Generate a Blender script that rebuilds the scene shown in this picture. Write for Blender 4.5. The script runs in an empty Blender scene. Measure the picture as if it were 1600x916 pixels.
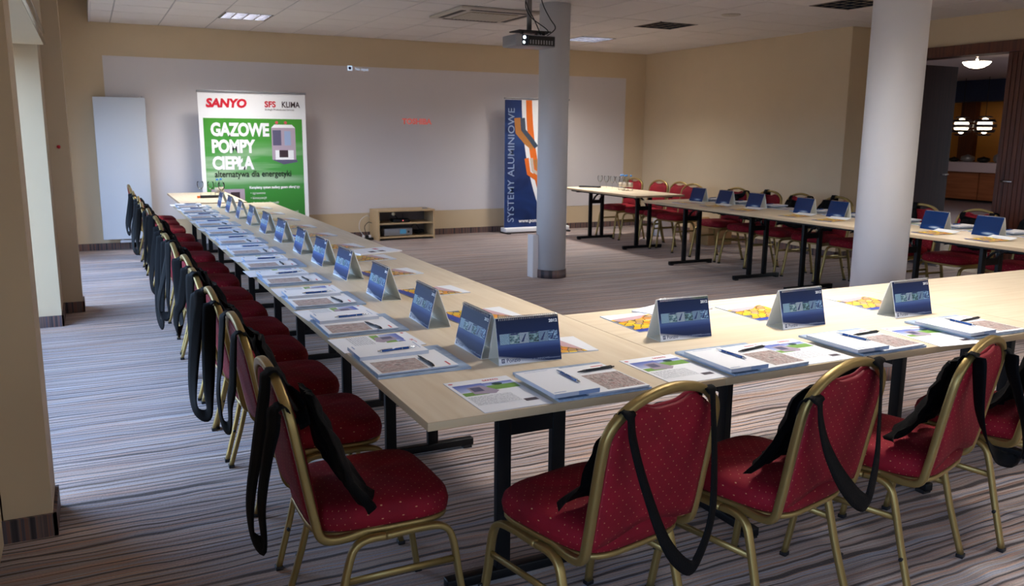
import bpy, bmesh, math, random
from mathutils import Vector, Matrix
from mathutils import noise as mnoise
S = bpy.context.scene
C = S.collection
PI = math.pi

# ------------------------------------------------------------------ camera, light, exposure
T = 0.713            # table top height
D = 11.461           # back wall
CEIL = 2.708
RW = 8.04
yaw, pitch, roll = 0.461626, 0.186166, 0.009085
cd = bpy.data.cameras.new('camera'); cam = bpy.data.objects.new('camera', cd); C.objects.link(cam)
fw = Vector((math.sin(yaw)*math.cos(pitch), math.cos(yaw)*math.cos(pitch), -math.sin(pitch)))
rt = Vector((math.cos(yaw), -math.sin(yaw), 0)); up = rt.cross(fw)
r2 = rt*math.cos(roll)+up*math.sin(roll); u2 = -rt*math.sin(roll)+up*math.cos(roll)
M = Matrix((r2, u2, -fw)).transposed().to_4x4(); M.translation = (0, 0, 1.45)
cam.matrix_world = M
cd.sensor_width = 36; cd.lens = 1319.81/1600*36; cd.clip_start = .05; cd.clip_end = 120
cd.dof.use_dof = True; cd.dof.focus_distance = 3.2; cd.dof.aperture_fstop = 7.0
S.camera = cam

w = bpy.data.worlds.new('daylight'); S.world = w; w.use_nodes = True
nt = w.node_tree; nt.nodes.clear()
tc = nt.nodes.new('ShaderNodeTexCoord'); sx = nt.nodes.new('ShaderNodeSeparateXYZ'); rp = nt.nodes.new('ShaderNodeValToRGB')
bg = nt.nodes.new('ShaderNodeBackground'); wo = nt.nodes.new('ShaderNodeOutputWorld')
nt.links.new(tc.outputs['Generated'], sx.inputs[0]); nt.links.new(sx.outputs['Z'], rp.inputs[0])
e = rp.color_ramp.elements
e[0].position = 0.0; e[0].color = (.13, .125, .115, 1)
e[1].position = .03; e[1].color = (.74, .86, 1.0, 1)
n_ = e.new(.6); n_.color = (.60, .77, 1.0, 1)
nt.links.new(rp.outputs[0], bg.inputs[0]); bg.inputs[1].default_value = 13.0
nt.links.new(bg.outputs[0], wo.inputs[0])

def arealight(name, loc, rot, sx_, sy_, power, col, portal=False):
    l = bpy.data.lights.new(name, 'AREA'); l.shape = 'RECTANGLE'; l.size = sx_; l.size_y = sy_; l.energy = power; l.color = col
    if portal: l.cycles.is_portal = True
    o = bpy.data.objects.new(name, l); C.objects.link(o); o.location = loc; o.rotation_euler = rot
    return o
WINS = [(3.75, 6.95), (8.0, 10.6), (-2.3, .6)]
for a, b in WINS:
    arealight('window_portal', (-.72, (a+b)/2, 1.05), (0, -PI/2, 0), 1.96, b-a, 1, (1, 1, 1), True)
arealight('window_portal', (4.3, -2.72, 1.475), (PI/2, 0, 0), 8.0, 1.65, 1, (1, 1, 1), True)
# warm lamp glow of the neighbouring buffet room
arealight('buffet_ceiling_light', (13.5, 9.5, 2.7), (0, 0, 0), 2.5, 2.5, 60, (1, .82, .66))
S.view_settings.view_transform = 'Standard'; S.view_settings.look = 'None'
S.view_settings.gamma = 1; S.view_settings.use_curve_mapping = False
S.view_settings.exposure = 0.45
S.cycles.max_bounces = 8; S.cycles.diffuse_bounces = 5; S.cycles.glossy_bounces = 3; S.cycles.transparent_max_bounces = 12
S.cycles.use_denoising = True
S.cycles.sample_clamp_indirect = 6

# ------------------------------------------------------------------ materials
MATS = {}
def lin(c): return tuple(((v/12.92) if v <= .04045 else ((v+.055)/1.055)**2.4) for v in c[:3])
def rgb(r, g, b): return lin((r/255, g/255, b/255))+(1,)
def mat(name, col, rough=.6, metal=0, spec=.5, noise=0, nscale=40, bump=0, emit=None, estr=0, sheen=0, coat=0):
    if name in MATS: return MATS[name]
    m = bpy.data.materials.new(name); m.use_nodes = True; MATS[name] = m
    t = m.node_tree; b = t.nodes['Principled BSDF']
    b.inputs['Base Color'].default_value = col; b.inputs['Roughness'].default_value = rough; b.inputs['Metallic'].default_value = metal
    b.inputs['Specular IOR Level'].default_value = spec
    if sheen: b.inputs['Sheen Weight'].default_value = sheen
    if coat: b.inputs['Coat Weight'].default_value = coat
    if emit: b.inputs['Emission Color'].default_value = emit; b.inputs['Emission Strength'].default_value = estr
    if noise or bump:
        n = t.nodes.new('ShaderNodeTexNoise'); n.inputs['Scale'].default_value = nscale; n.inputs['Detail'].default_value = 4
        g = t.nodes.new('ShaderNodeTexCoord'); t.links.new(g.outputs['Object'], n.inputs['Vector'])
        if noise:
            mx = t.nodes.new('ShaderNodeMixRGB'); mx.blend_type = 'MULTIPLY'; mx.inputs[0].default_value = noise
            mx.inputs[1].default_value = col
            cr = t.nodes.new('ShaderNodeValToRGB'); cr.color_ramp.elements[0].color = (.45, .45, .45, 1); cr.color_ramp.elements[0].position = .3; cr.color_ramp.elements[1].position = .7
            t.links.new(n.outputs['Fac'], cr.inputs[0]); t.links.new(cr.outputs[0], mx.inputs[2]); t.links.new(mx.outputs[0], b.inputs['Base Color'])
        if bump:
            bp = t.nodes.new('ShaderNodeBump'); bp.inputs['Strength'].default_value = bump; bp.inputs['Distance'].default_value = .004
            t.links.new(n.outputs['Fac'], bp.inputs['Height']); t.links.new(bp.outputs[0], b.inputs['Normal'])
    return m
class NT:
    def __init__(s, name, rough=.6, metal=0, spec=.5):
        s.m = bpy.data.materials.new(name); s.m.use_nodes = True; MATS[name] = s.m
        s.t = s.m.node_tree; s.b = s.t.nodes['Principled BSDF']
        s.b.inputs['Roughness'].default_value = rough; s.b.inputs['Metallic'].default_value = metal; s.b.inputs['Specular IOR Level'].default_value = spec
    def n(s, typ, **k):
        x = s.t.nodes.new(typ)
        for a, v in k.items():
            if a.startswith('i_'): x.inputs[a[2:].replace('_', ' ')].default_value = v
            else: setattr(x, a, v)
        return x
    def l(s, a, b): s.t.links.new(a, b)
    def coord(s, which='Object', scale=(1, 1, 1), rot=(0, 0, 0)):
        c = s.n('ShaderNodeTexCoord'); mp = s.n('ShaderNodeMapping'); mp.inputs['Scale'].default_value = scale; mp.inputs['Rotation'].default_value = rot
        s.l(c.outputs[which], mp.inputs[0]); return mp.outputs[0]
    def ramp(s, fac, stops, interp='LINEAR'):
        r = s.n('ShaderNodeValToRGB'); r.color_ramp.interpolation = interp; el = r.color_ramp.elements
        el[0].position = stops[0][0]; el[0].color = stops[0][1]; el[1].position = stops[-1][0]; el[1].color = stops[-1][1]
        for p, c in stops[1:-1]: q = el.new(p); q.color = c
        s.l(fac, r.inputs[0]); return r.outputs[0]
    def mix(s, f, a, b, mode='MIX'):
        x = s.n('ShaderNodeMixRGB', blend_type=mode)
        for i, v in ((0, f), (1, a), (2, b)):
            if isinstance(v, (int, float, tuple)): x.inputs[i].default_value = v
            else: s.l(v, x.inputs[i])
        return x.outputs[0]
    def math(s, op, a, b=None):
        x = s.n('ShaderNodeMath', operation=op)
        for i, v in ((0, a), (1, b)):
            if v is None: continue
            if isinstance(v, (int, float)): x.inputs[i].default_value = v
            else: s.l(v, x.inputs[i])
        return x.outputs[0]
    def col(s, c): s.l(c, s.b.inputs['Base Color']); return s.m
    def bump(s, h, strength=.3, dist=.003):
        bp = s.n('ShaderNodeBump'); bp.inputs['Strength'].default_value = strength; bp.inputs['Distance'].default_value = dist
        s.l(h, bp.inputs['Height']); s.l(bp.outputs[0], s.b.inputs['Normal'])

def carpet_mat(name, strip=False):
    k = NT(name, .62, 0, .5)
    if strip:
        c = k.n('ShaderNodeTexCoord'); sp = k.n('ShaderNodeSeparateXYZ'); k.l(c.outputs['Object'], sp.inputs[0])
        s_ = k.math('ADD', sp.outputs[0], sp.outputs[1]); cb = k.n('ShaderNodeCombineXYZ'); k.l(s_, cb.inputs[1]); vec = cb.outputs[0]
        mp = k.n('ShaderNodeMapping'); k.l(vec, mp.inputs[0]); mp.inputs['Scale'].default_value = (1, 34, 1); v1 = mp.outputs[0]
        n1 = k.n('ShaderNodeTexNoise', i_Scale=1.0, i_Detail=2.0); k.l(v1, n1.inputs['Vector'])
        cc = k.ramp(n1.outputs['Fac'], [(.30, rgb(40, 34, 40)), (.42, rgb(62, 56, 62)), (.5, rgb(110, 92, 88)), (.56, rgb(128, 84, 66)), (.62, rgb(92, 84, 92)), (.75, rgb(56, 50, 58))])
        return k.col(cc)
    c = k.n('ShaderNodeTexCoord'); sp = k.n('ShaderNodeSeparateXYZ'); k.l(c.outputs['Object'], sp.inputs[0]); X, Y = sp.outputs[0], sp.outputs[1]
    nw = k.n('ShaderNodeTexNoise', i_Scale=1.0, i_Detail=2.0); k.l(k.coord('Object', (2.6, 5, 1)), nw.inputs['Vector'])
    Yw = k.math('ADD', Y, k.math('MULTIPLY', nw.outputs['Fac'], .055))
    def one(fy, fx, det):
        cb = k.n('ShaderNodeCombineXYZ'); k.l(k.math('MULTIPLY', X, fx), cb.inputs[0]); k.l(k.math('MULTIPLY', Yw, fy), cb.inputs[1])
        n = k.n('ShaderNodeTexNoise', i_Scale=1.0, i_Detail=det); k.l(cb.outputs[0], n.inputs['Vector']); return n.outputs['Fac']
    fine, broad, amp = one(85, .5, 1.0), one(11, .45, 1.0), one(26, .8, 1.0)
    base = k.ramp(fine, [(.28, rgb(160, 116, 96)), (.38, rgb(206, 188, 176)), (.45, rgb(164, 160, 164)), (.50, rgb(206, 158, 130)), (.55, rgb(216, 208, 204)), (.62, rgb(150, 162, 188)), (.72, rgb(196, 178, 166))])
    ph = k.math('ADD', k.math('MULTIPLY', Yw, 24.0), k.math('MULTIPLY', broad, 2.2)); fr = k.math('FRACT', ph)
    d1 = k.ramp(fr, [(.28, (1, 1, 1, 1)), (.42, (.06, .045, .06, 1)), (.56, (.06, .045, .06, 1)), (.70, (1, 1, 1, 1))])
    am = k.ramp(amp, [(.36, (.15, .15, .15, 1)), (.50, (1, 1, 1, 1))])
    c1 = k.mix(am, base, k.mix(1.0, base, d1, 'MULTIPLY'))
    bd = k.ramp(broad, [(.35, (.62, .60, .64, 1)), (.6, (1, 1, 1, 1))]); c1 = k.mix(.7, c1, bd, 'MULTIPLY')
    n4 = k.n('ShaderNodeTexNoise', i_Scale=1.0, i_Detail=0.0); k.l(k.coord('Object', (120, 260, 1)), n4.inputs['Vector'])
    fz = k.ramp(n4.outputs['Fac'], [(.3, (.82, .82, .82, 1)), (.7, (1.1, 1.1, 1.1, 1))]); c1 = k.mix(.6, c1, fz, 'MULTIPLY')
    k.bump(n4.outputs['Fac'], .5, .004)
    k.b.inputs['Sheen Weight'].default_value = .22; k.b.inputs['Sheen Tint'].default_value = (1, .82, .70, 1); k.b.inputs['Sheen Roughness'].default_value = .5
    return k.col(k.mix(1.0, c1, (.86, .84, .82, 1), 'MULTIPLY'))
M_carpet = carpet_mat('striped_carpet'); M_cstrip = carpet_mat('carpet_skirting', True)
M_beige = mat('beige_paint', rgb(212, 192, 160), .75, noise=.06, nscale=3, bump=.05)
M_white = mat('white_paint', rgb(222, 217, 218), .6, bump=.03)
M_column = mat('column_paint', rgb(205, 204, 206), .55, bump=.04, nscale=90)
M_ceil = mat('ceiling_tile', rgb(232, 226, 222), .9, noise=.10, nscale=160, bump=.3)
M_tbar = mat('ceiling_grid', rgb(176, 172, 170), .6)
M_gold = mat('gold_anodised', rgb(160, 136, 84), .42, metal=.8, noise=.1, nscale=12)
M_black = mat('black_metal', rgb(12, 12, 15), .45, spec=.25)
M_bag = NT('black_nonwoven', .7, 0, .10)
_v = M_bag.n('ShaderNodeTexNoise', i_Scale=260.0, i_Detail=1.0); M_bag.l(M_bag.coord('Object'), _v.inputs['Vector']); M_bag.bump(_v.outputs['Fac'], .4, .002)
M_bag.b.inputs['Base Color'].default_value = rgb(8, 8, 10); M_bag = M_bag.m
def fabric():
    k = NT('red_dotted_fabric', .8, 0, .3)
    v = k.coord('UV', (42, 42, 1), (0, 0, PI/4)); vo = k.n('ShaderNodeTexVoronoi', voronoi_dimensions='2D', i_Scale=1.0, i_Randomness=0.0); k.l(v, vo.inputs['Vector'])
    dots = k.ramp(vo.outputs['Distance'], [(.04, (1, 1, 1, 1)), (.07, (0, 0, 0, 1))])
    n = k.n('ShaderNodeTexNoise', i_Scale=9.0, i_Detail=3.0); k.l(k.coord('Object'), n.inputs['Vector'])
    base = k.ramp(n.outputs['Fac'], [(.3, rgb(110, 2, 20)), (.7, rgb(134, 4, 28))])
    n2 = k.n('ShaderNodeTexNoise', i_Scale=600.0, i_Detail=0.0); k.l(k.coord('Object'), n2.inputs['Vector']); k.bump(n2.outputs['Fac'], .4, .001)
    return k.col(k.mix(dots, base, rgb(196, 140, 100)))
M_red = fabric(); M_pipe = mat('red_piping', rgb(138, 4, 28), .7)
def maple():
    k = NT('maple_laminate', .38, 0, .5)
    n = k.n('ShaderNodeTexNoise', i_Scale=1.0, i_Detail=5.0, i_Distortion=.3); k.l(k.coord('UV', (2.5, 34, 1)), n.inputs['Vector'])
    n2 = k.n('ShaderNodeTexNoise', i_Scale=2.2, i_Detail=2.0); k.l(k.coord('UV', (1, 2.5, 1)), n2.inputs['Vector'])
    a = k.ramp(n.outputs['Fac'], [(.3, rgb(228, 208, 178)), (.7, rgb(240, 224, 198))]); b = k.ramp(n2.outputs['Fac'], [(.3, (.93, .92, .9, 1)), (.7, (1, 1, 1, 1))])
    return k.col(k.mix(1.0, a, b, 'MULTIPLY'))
M_maple = maple()
M_edge = mat('maple_edge', rgb(196, 170, 134), .5)
M_beech = mat('beech_board', rgb(196, 168, 128), .5, noise=.1, nscale=20)
M_paper = mat('white_paper', rgb(250, 251, 255), .5)
M_paper2 = mat('paper_edge', rgb(200, 206, 220), .6)
M_folder = NT('pale_blue_folder', .35)
_n = M_folder.n('ShaderNodeTexNoise', i_Scale=60.0, i_Detail=3.0); M_folder.l(M_folder.coord('Object', (1, .3, 1)), _n.inputs['Vector'])
M_folder = M_folder.col(M_folder.ramp(_n.outputs['Fac'], [(.35, rgb(150, 172, 200)), (.65, rgb(176, 194, 216))]))
def wood(name, c1, c2, sc=(40, 40, 1.2), rough=.4):
    k = NT(name, rough); n = k.n('ShaderNodeTexNoise', i_Scale=1.0, i_Detail=3.0); k.l(k.coord('Object', sc), n.inputs['Vector'])
    return k.col(k.ramp(n.outputs['Fac'], [(.35, c1), (.65, c2)]))
M_dwood = wood('dark_red_wood', rgb(74, 36, 22), rgb(104, 54, 32)); M_leaf = wood('door_veneer', rgb(52, 28, 30), rgb(64, 36, 36), rough=.75)
M_cwood = wood('counter_wood', rgb(150, 92, 62), rgb(176, 112, 78), (1.2, 1.2, 14))
M_grey = mat('silver_grey', rgb(150, 152, 158), .35, metal=.5)
M_dark = mat('dark_plastic', rgb(18, 18, 22), .45)
M_chrome = mat('chrome', rgb(210, 212, 216), .15, metal=1)
M_louver = mat('louver_metal', rgb(150, 152, 164), .25, metal=1)
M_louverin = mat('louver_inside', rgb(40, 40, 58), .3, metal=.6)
M_rad = mat('radiator_enamel', rgb(214, 220, 228), .4)
M_cover = mat('bluepen', rgb(22, 70, 140), .2, coat=.5)
M_inner = mat('card_inner', rgb(226, 226, 218), .5)

def glassmat(name, tint=(1, 1, 1, 1), gl=.12):
    m = bpy.data.materials.new(name); m.use_nodes = True; t = m.node_tree; t.nodes.clear()
    o = t.nodes.new('ShaderNodeOutputMaterial'); mx = t.nodes.new('ShaderNodeMixShader'); a = t.nodes.new('ShaderNodeBsdfTransparent'); g = t.nodes.new('ShaderNodeBsdfGlossy')
    lw = t.nodes.new('ShaderNodeLayerWeight'); lw.inputs[0].default_value = gl
    a.inputs[0].default_value = tint; g.inputs['Roughness'].default_value = .03
    t.links.new(lw.outputs['Fresnel'], mx.inputs[0]); t.links.new(a.outputs[0], mx.inputs[1]); t.links.new(g.outputs[0], mx.inputs[2]); t.links.new(mx.outputs[0], o.inputs[0])
    return m
M_pane = glassmat('dimming_window_glass', (.52, .58, .66, 1), .05); M_pane2 = glassmat('window_glass', (.36, .355, .35, 1), .05); M_glass = glassmat('clear_glass', (.97, .98, .98, 1), .16)  # both pane tints are added to dim the daylight entering the room

def cal_cover():
    k = NT('calendar_cover_print', .5, 0, .3)
    c = k.n('ShaderNodeTexCoord'); s = k.n('ShaderNodeSeparateXYZ'); k.l(c.outputs['UV'], s.inputs[0]); u, v = s.outputs[0], s.outputs[1]
    a = k.ramp(v, [(.0, rgb(24, 50, 100)), (.12, rgb(8, 30, 76)), (.3, rgb(34, 56, 112)), (.40, rgb(76, 102, 158)), (.56, rgb(12, 40, 90)), (1, rgb(7, 28, 66))])
    # the white corner bottom-left fading into blue
    f = k.math('ADD', k.math('MULTIPLY', u, 1.0), k.math('MULTIPLY', v, 4.2)); w_ = k.ramp(f, [(.50, (1, 1, 1, 1)), (.86, (0, 0, 0, 1))])
    return k.col(k.mix(w_, a, rgb(236, 240, 248)))
M_cal = cal_cover()
def cal_back():
    k = NT('calendar_back_print', .25)
    c = k.n('ShaderNodeTexCoord'); mp = k.n('ShaderNodeMapping'); k.l(c.outputs['UV'], mp.inputs[0]); mp.inputs['Location'].default_value = (-.60, -.14, 0)
    mp2 = k.n('ShaderNodeMapping'); mp2.vector_type = 'POINT'; k.l(mp.outputs[0], mp2.inputs[0]); mp2.inputs['Rotation'].default_value = (0, 0, -.9); mp2.inputs['Scale'].default_value = (1.6, 5.5, 1)
    gr = k.n('ShaderNodeTexGradient', gradient_type='SPHERICAL'); k.l(mp2.outputs[0], gr.inputs[0])
    return k.col(k.ramp(gr.outputs['Fac'], [(.0, rgb(8, 38, 84)), (.55, rgb(12, 48, 100)), (1, rgb(170, 190, 206))]))
M_calb = cal_back()
def picmat(i, c1, c2, c3, kind):
    k = NT('building_photo_%d' % i, .3)
    if kind == 0:
        n = k.n('ShaderNodeTexWave', i_Scale=2.2, i_Distortion=3.0, bands_direction='DIAGONAL'); k.l(k.coord('UV', (2, 2, 1)), n.inputs['Vector']); f = n.outputs['Fac']
    else:
        n = k.n('ShaderNodeTexVoronoi', i_Scale=3.2, feature='F1'); k.l(k.coord('UV', (1, 2, 1)), n.inputs['Vector']); f = n.outputs['Distance']
    return k.col(k.ramp(f, [(.1, c1), (.45, c2), (.8, c3)]))
M_pics = [picmat(0, rgb(40, 90, 130), rgb(100, 150, 180), rgb(170, 200, 214), 0), picmat(1, rgb(14, 36, 50), rgb(70, 114, 126), rgb(160, 186, 190), 1),
          picmat(2, rgb(50, 90, 130), rgb(130, 156, 170), rgb(190, 200, 206), 0), picmat(3, rgb(12, 30, 40), rgb(34, 76, 84), rgb(120, 160, 168), 1),
          picmat(4, rgb(10, 34, 80), rgb(50, 106, 160), rgb(150, 180, 200), 0), picmat(5, rgb(10, 26, 50), rgb(60, 100, 150), rgb(150, 186, 214), 1)]
def fan_print():
    k = NT('glass_roof_photo', .3)
    n = k.n('ShaderNodeTexVoronoi', i_Scale=6.5, feature='DISTANCE_TO_EDGE', i_Randomness=.45); k.l(k.coord('UV', (1, 1.6, 1), (0, 0, .5)), n.inputs['Vector'])
    n2 = k.n('ShaderNodeTexVoronoi', i_Scale=6.5, feature='F1', i_Randomness=.45); k.l(k.coord('UV', (1, 1.6, 1), (0, 0, .5)), n2.inputs['Vector'])
    sp = k.n('ShaderNodeSeparateXYZ'); k.l(n2.outputs['Color'], sp.inputs[0])
    cc = k.ramp(sp.outputs[0], [(0, rgb(250, 190, 20)), (.3, rgb(255, 224, 60)), (.5, rgb(240, 140, 40)), (.7, rgb(255, 196, 70)), (.86, rgb(90, 110, 150)), (1, rgb(240, 200, 160))])
    e_ = k.ramp(n.outputs['Distance'], [(.03, (0, 0, 0, 1)), (.09, (1, 1, 1, 1))])
    return k.col(k.mix(e_, rgb(60, 44, 50), cc))
M_fan = fan_print()
def simple_noise(name, cs, scale, rough=.35, space='UV', sc=(1, 1, 1)):
    k = NT(name, rough); n = k.n('ShaderNodeTexNoise', i_Scale=scale, i_Detail=5.0, i_Distortion=.6); k.l(k.coord(space, sc), n.inputs['Vector'])
    st = [(.32+.36*i/(len(cs)-1), c) for i, c in enumerate(cs)]
    return k.col(k.ramp(n.outputs['Fac'], st))
M_brown = simple_noise('city_photo', [rgb(80, 66, 64), rgb(150, 136, 130), rgb(216, 208, 204), rgb(150, 90, 80), rgb(226, 222, 220)], 5, sc=(5, 1, 1))
M_lines = None
def textlines():
    k = NT('small_print', .5); c = k.n('ShaderNodeTexCoord'); s = k.n('ShaderNodeSeparateXYZ'); k.l(c.outputs['UV'], s.inputs[0])
    fr = k.math('FRACT', k.math('MULTIPLY', s.outputs[1], 9.0)); n = k.n('ShaderNodeTexNoise', i_Scale=1.0, i_Detail=1.0); k.l(k.coord('UV', (60, 9, 1)), n.inputs['Vector'])
    a = k.math('MULTIPLY', k.math('GREATER_THAN', fr, .55), k.math('GREATER_THAN', n.outputs['Fac'], .47))
    return k.col(k.mix(a, rgb(238, 240, 244), rgb(176, 178, 186)))
M_lines = textlines()
def vgrad(name, c0, c1, rough=.35, axis=1, mid=None):
    k = NT(name, rough); c = k.n('ShaderNodeTexCoord'); s = k.n('ShaderNodeSeparateXYZ'); k.l(c.outputs['UV'], s.inputs[0])
    st = [(0, c0)]+([(.5, mid)] if mid else [])+[(1, c1)]
    return k.col(k.ramp(s.outputs[axis], st))
M_sky = vgrad('sky_print', rgb(196, 208, 240), rgb(70, 96, 190)); M_grass = mat('grass_print', rgb(128, 176, 72), .35, noise=.15, nscale=200)
M_unit = mat('unit_print', rgb(176, 160, 178), .35); M_unitd = mat('unit_dark_print', rgb(92, 90, 120), .35); M_tree = mat('tree_print', rgb(40, 70, 56), .35)
M_redp = mat('red_print', rgb(206, 24, 48), .4); M_pinkp = mat('pink_print', rgb(214, 90, 100), .4); M_darkp = mat('dark_print', rgb(60, 46, 54), .4)
M_whitep = mat('white_print', rgb(244, 246, 250), .4); M_navyp = mat('navy_print', rgb(24, 46, 100), .4); M_lblue = mat('pale_blue_print', rgb(150, 170, 205), .4)
M_bluep = mat('blue_print', rgb(44, 70, 170), .35); M_blk = mat('black_print', rgb(20, 34, 24), .5); M_lilac = mat('lilac_print', rgb(206, 170, 176), .4); M_orange = mat('orange_print', rgb(226, 112, 40), .4)
def green_print():
    k = NT('green_banner_print', .4); c = k.n('ShaderNodeTexCoord'); s = k.n('ShaderNodeSeparateXYZ'); k.l(c.outputs['UV'], s.inputs[0])
    base = k.ramp(s.outputs[1], [(0, rgb(34, 110, 40)), (.35, rgb(52, 138, 50)), (.6, rgb(70, 152, 70)), (1, rgb(64, 146, 44))])
    n = k.n('ShaderNodeTexNoise', i_Scale=1.0, i_Detail=3.0, i_Distortion=.2); k.l(k.coord('UV', (.7, 7, 1), (0, 0, -.35)), n.inputs['Vector'])
    st = k.ramp(n.outputs['Fac'], [(.48, (0, 0, 0, 1)), (.72, (1, 1, 1, 1))])
    win = k.ramp(s.outputs[1], [(.40, (0, 0, 0, 1)), (.55, (1, 1, 1, 1)), (.70, (.8, .8, .8, 1)), (.82, (0, 0, 0, 1))])
    return k.col(k.mix(k.mix(1.0, st, win, 'MULTIPLY'), base, rgb(206, 226, 206)))
M_green = green_print()
def navy_banner():
    k = NT('navy_banner_print', .4); n = k.n('ShaderNodeTexNoise', i_Scale=1.6, i_Detail=2.0, i_Distortion=1.2); k.l(k.coord('UV', (1, 2, 1)), n.inputs['Vector'])
    return k.col(k.ramp(n.outputs['Fac'], [(.35, rgb(18, 38, 84)), (.5, rgb(30, 56, 112)), (.68, rgb(52, 84, 144))]))
M_navyb = navy_banner()
M_arch = simple_noise('architecture_photo', [rgb(90, 80, 70), rgb(176, 160, 136), rgb(226, 222, 214), rgb(196, 170, 140)], 6)
M_prof1 = mat('bronze_profile_print', rgb(190, 128, 70), .35, noise=.2); M_prof2 = mat('dark_profile_print', rgb(70, 84, 104), .35, noise=.3); M_prof3 = mat('pale_profile_print', rgb(214, 200, 186), .35, noise=.2)

# ------------------------------------------------------------------ mesh builder
class MB:
    def __init__(s): s.v = []; s.f = []; s.mi = []; s.uv = []; s.mats = []; s.sm = []
    def mid(s, m):
        if m not in s.mats: s.mats.append(m)
        return s.mats.index(m)
    def face(s, idx, m, uv=None, smooth=False):
        s.f.append(idx); s.mi.append(s.mid(m)); s.uv.append(uv); s.sm.append(smooth)
    def poly(s, pts, m, uv=None, smooth=False):
        b = len(s.v); s.v += [Vector(p) for p in pts]; s.face(list(range(b, b+len(pts))), m, uv, smooth)
    def box(s, x0, y0, z0, x1, y1, z1, m, bev=0, topuv=None):
        if bev > 0:
            bm = bmesh.new(); bmesh.ops.create_cube(bm, size=1)
            for v in bm.verts: v.co = Vector(((x0+x1)/2+v.co.x*(x1-x0), (y0+y1)/2+v.co.y*(y1-y0), (z0+z1)/2+v.co.z*(z1-z0)))
            bmesh.ops.bevel(bm, geom=bm.edges[:]+bm.verts[:], offset=bev, segments=2, profile=.6, affect='EDGES')
            b = len(s.v); s.v += [v.co.copy() for v in bm.verts]; bm.verts.index_update()
            for f in bm.faces:
                id_ = [b+v.index for v in f.verts]
                s.face(id_, m, [(s.v[i].x, s.v[i].y) if abs(f.normal.z) > .5 else (s.v[i].x+s.v[i].y, s.v[i].z) for i in id_], True)
            bm.free(); return
        p = [(x0, y0, z0), (x1, y0, z0), (x1, y1, z0), (x0, y1, z0), (x0, y0, z1), (x1, y0, z1), (x1, y1, z1), (x0, y1, z1)]
        b = len(s.v); s.v += [Vector(q) for q in p]
        for q in ((0, 3, 2, 1), (4, 5, 6, 7), (0, 1, 5, 4), (2, 3, 7, 6), (1, 2, 6, 5), (3, 0, 4, 7)):
            id_ = [b+i for i in q]
            uv = [(s.v[i].x, s.v[i].y) for i in id_] if q in ((0, 3, 2, 1), (4, 5, 6, 7)) else [(s.v[i].x+s.v[i].y, s.v[i].z) for i in id_]
            s.face(id_, m, uv)
    def obox(s, a, b_, w_, h_, m, side=Vector((1, 0, 0))):
        s.sweep([Vector(a), Vector(b_)], w_, h_, m, side, nseg=0)
    def sweep(s, pts, w_, h_, m, side, nseg=2, closed=False, cap=True):
        """rounded-rectangle tube: w_ along side, h_ across. side: Vector or list"""
        pts = [Vector(p) for p in pts]; n = len(pts)
        ws = w_ if isinstance(w_, (list, tuple)) else [w_]*n
        if nseg == 0: sec = [(-.5, -.5), (.5, -.5), (.5, .5), (-.5, .5)]
        elif nseg == -1: sec = [(math.cos(a)*.5, math.sin(a)*.5) for a in [2*PI*i/10 for i in range(10)]]
        elif nseg == -2: sec = [(math.cos(a)*.5, math.sin(a)*.5) for a in [2*PI*i/6 for i in range(6)]]
        else:
            sec = []
            r = .28
            for cx, cy, a0 in ((.5-r, .5-r, 0), (-.5+r, .5-r, 90), (-.5+r, -.5+r, 180), (.5-r, -.5+r, 270)):
                for j in range(nseg+1):
                    a = math.radians(a0+90*j/nseg); sec.append((cx+r*math.cos(a), cy+r*math.sin(a)))
        k = len(sec); b = len(s.v)
        for i, p in enumerate(pts):
            if closed: t = pts[(i+1) % n]-pts[i-1]
            else: t = pts[min(i+1, n-1)]-pts[max(i-1, 0)]
            t.normalize(); sd = side[i] if isinstance(side, list) else side
            N = (sd-t*sd.dot(t))
            if N.length < 1e-5: N = t.orthogonal()
            N.normalize(); B = t.cross(N)
            for (u, v) in sec: s.v.append(p+N*(u*ws[i])+B*(v*h_))
        rng = n if closed else n-1
        for i in range(rng):
            for j in range(k):
                i2 = (i+1) % n; j2 = (j+1) % k
                s.face([b+i*k+j, b+i2*k+j, b+i2*k+j2, b+i*k+j2], m, None, nseg != 0)
        if cap and not closed:
            s.face([b+j for j in range(k)], m); s.face([b+(n-1)*k+j for j in reversed(range(k))], m)
    def lathe(s, prof, m, cx=0, cy=0, n=20, smooth=True):
        b = len(s.v)
        for r, z in prof:
            for i in range(n): a = 2*PI*i/n; s.v.append(Vector((cx+r*math.cos(a), cy+r*math.sin(a), z)))
        for j in range(len(prof)-1):
            for i in range(n):
                i2 = (i+1) % n; s.face([b+j*n+i, b+j*n+i2, b+(j+1)*n+i2, b+(j+1)*n+i], m, None, smooth)
        if prof[0][0] > 1e-4: s.face([b+i for i in reversed(range(n))], m)
        if prof[-1][0] > 1e-4: s.face([b+(len(prof)-1)*n+i for i in range(n)], m)
    def build(s, name, parent=None, mw=None):
        me = bpy.data.meshes.new(name)
        vv = [mw @ p for p in s.v] if mw else s.v
        me.from_pydata([tuple(p) for p in vv], [], s.f)
        for m in s.mats: me.materials.append(m)
        me.polygons.foreach_set('material_index', s.mi); me.polygons.foreach_set('use_smooth', s.sm)
        if any(u is not None for u in s.uv):
            ul = me.uv_layers.new(name='UVMap'); li = 0; flat = []
            for f, u in zip(s.f, s.uv):
                for j in range(len(f)): flat += list(u[j]) if u else [0, 0]
            ul.data.foreach_set('uv', flat)
        me.validate(); me.update()
        o = bpy.data.objects.new(name, me); C.objects.link(o)
        if parent: o.parent = parent
        return o
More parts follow.
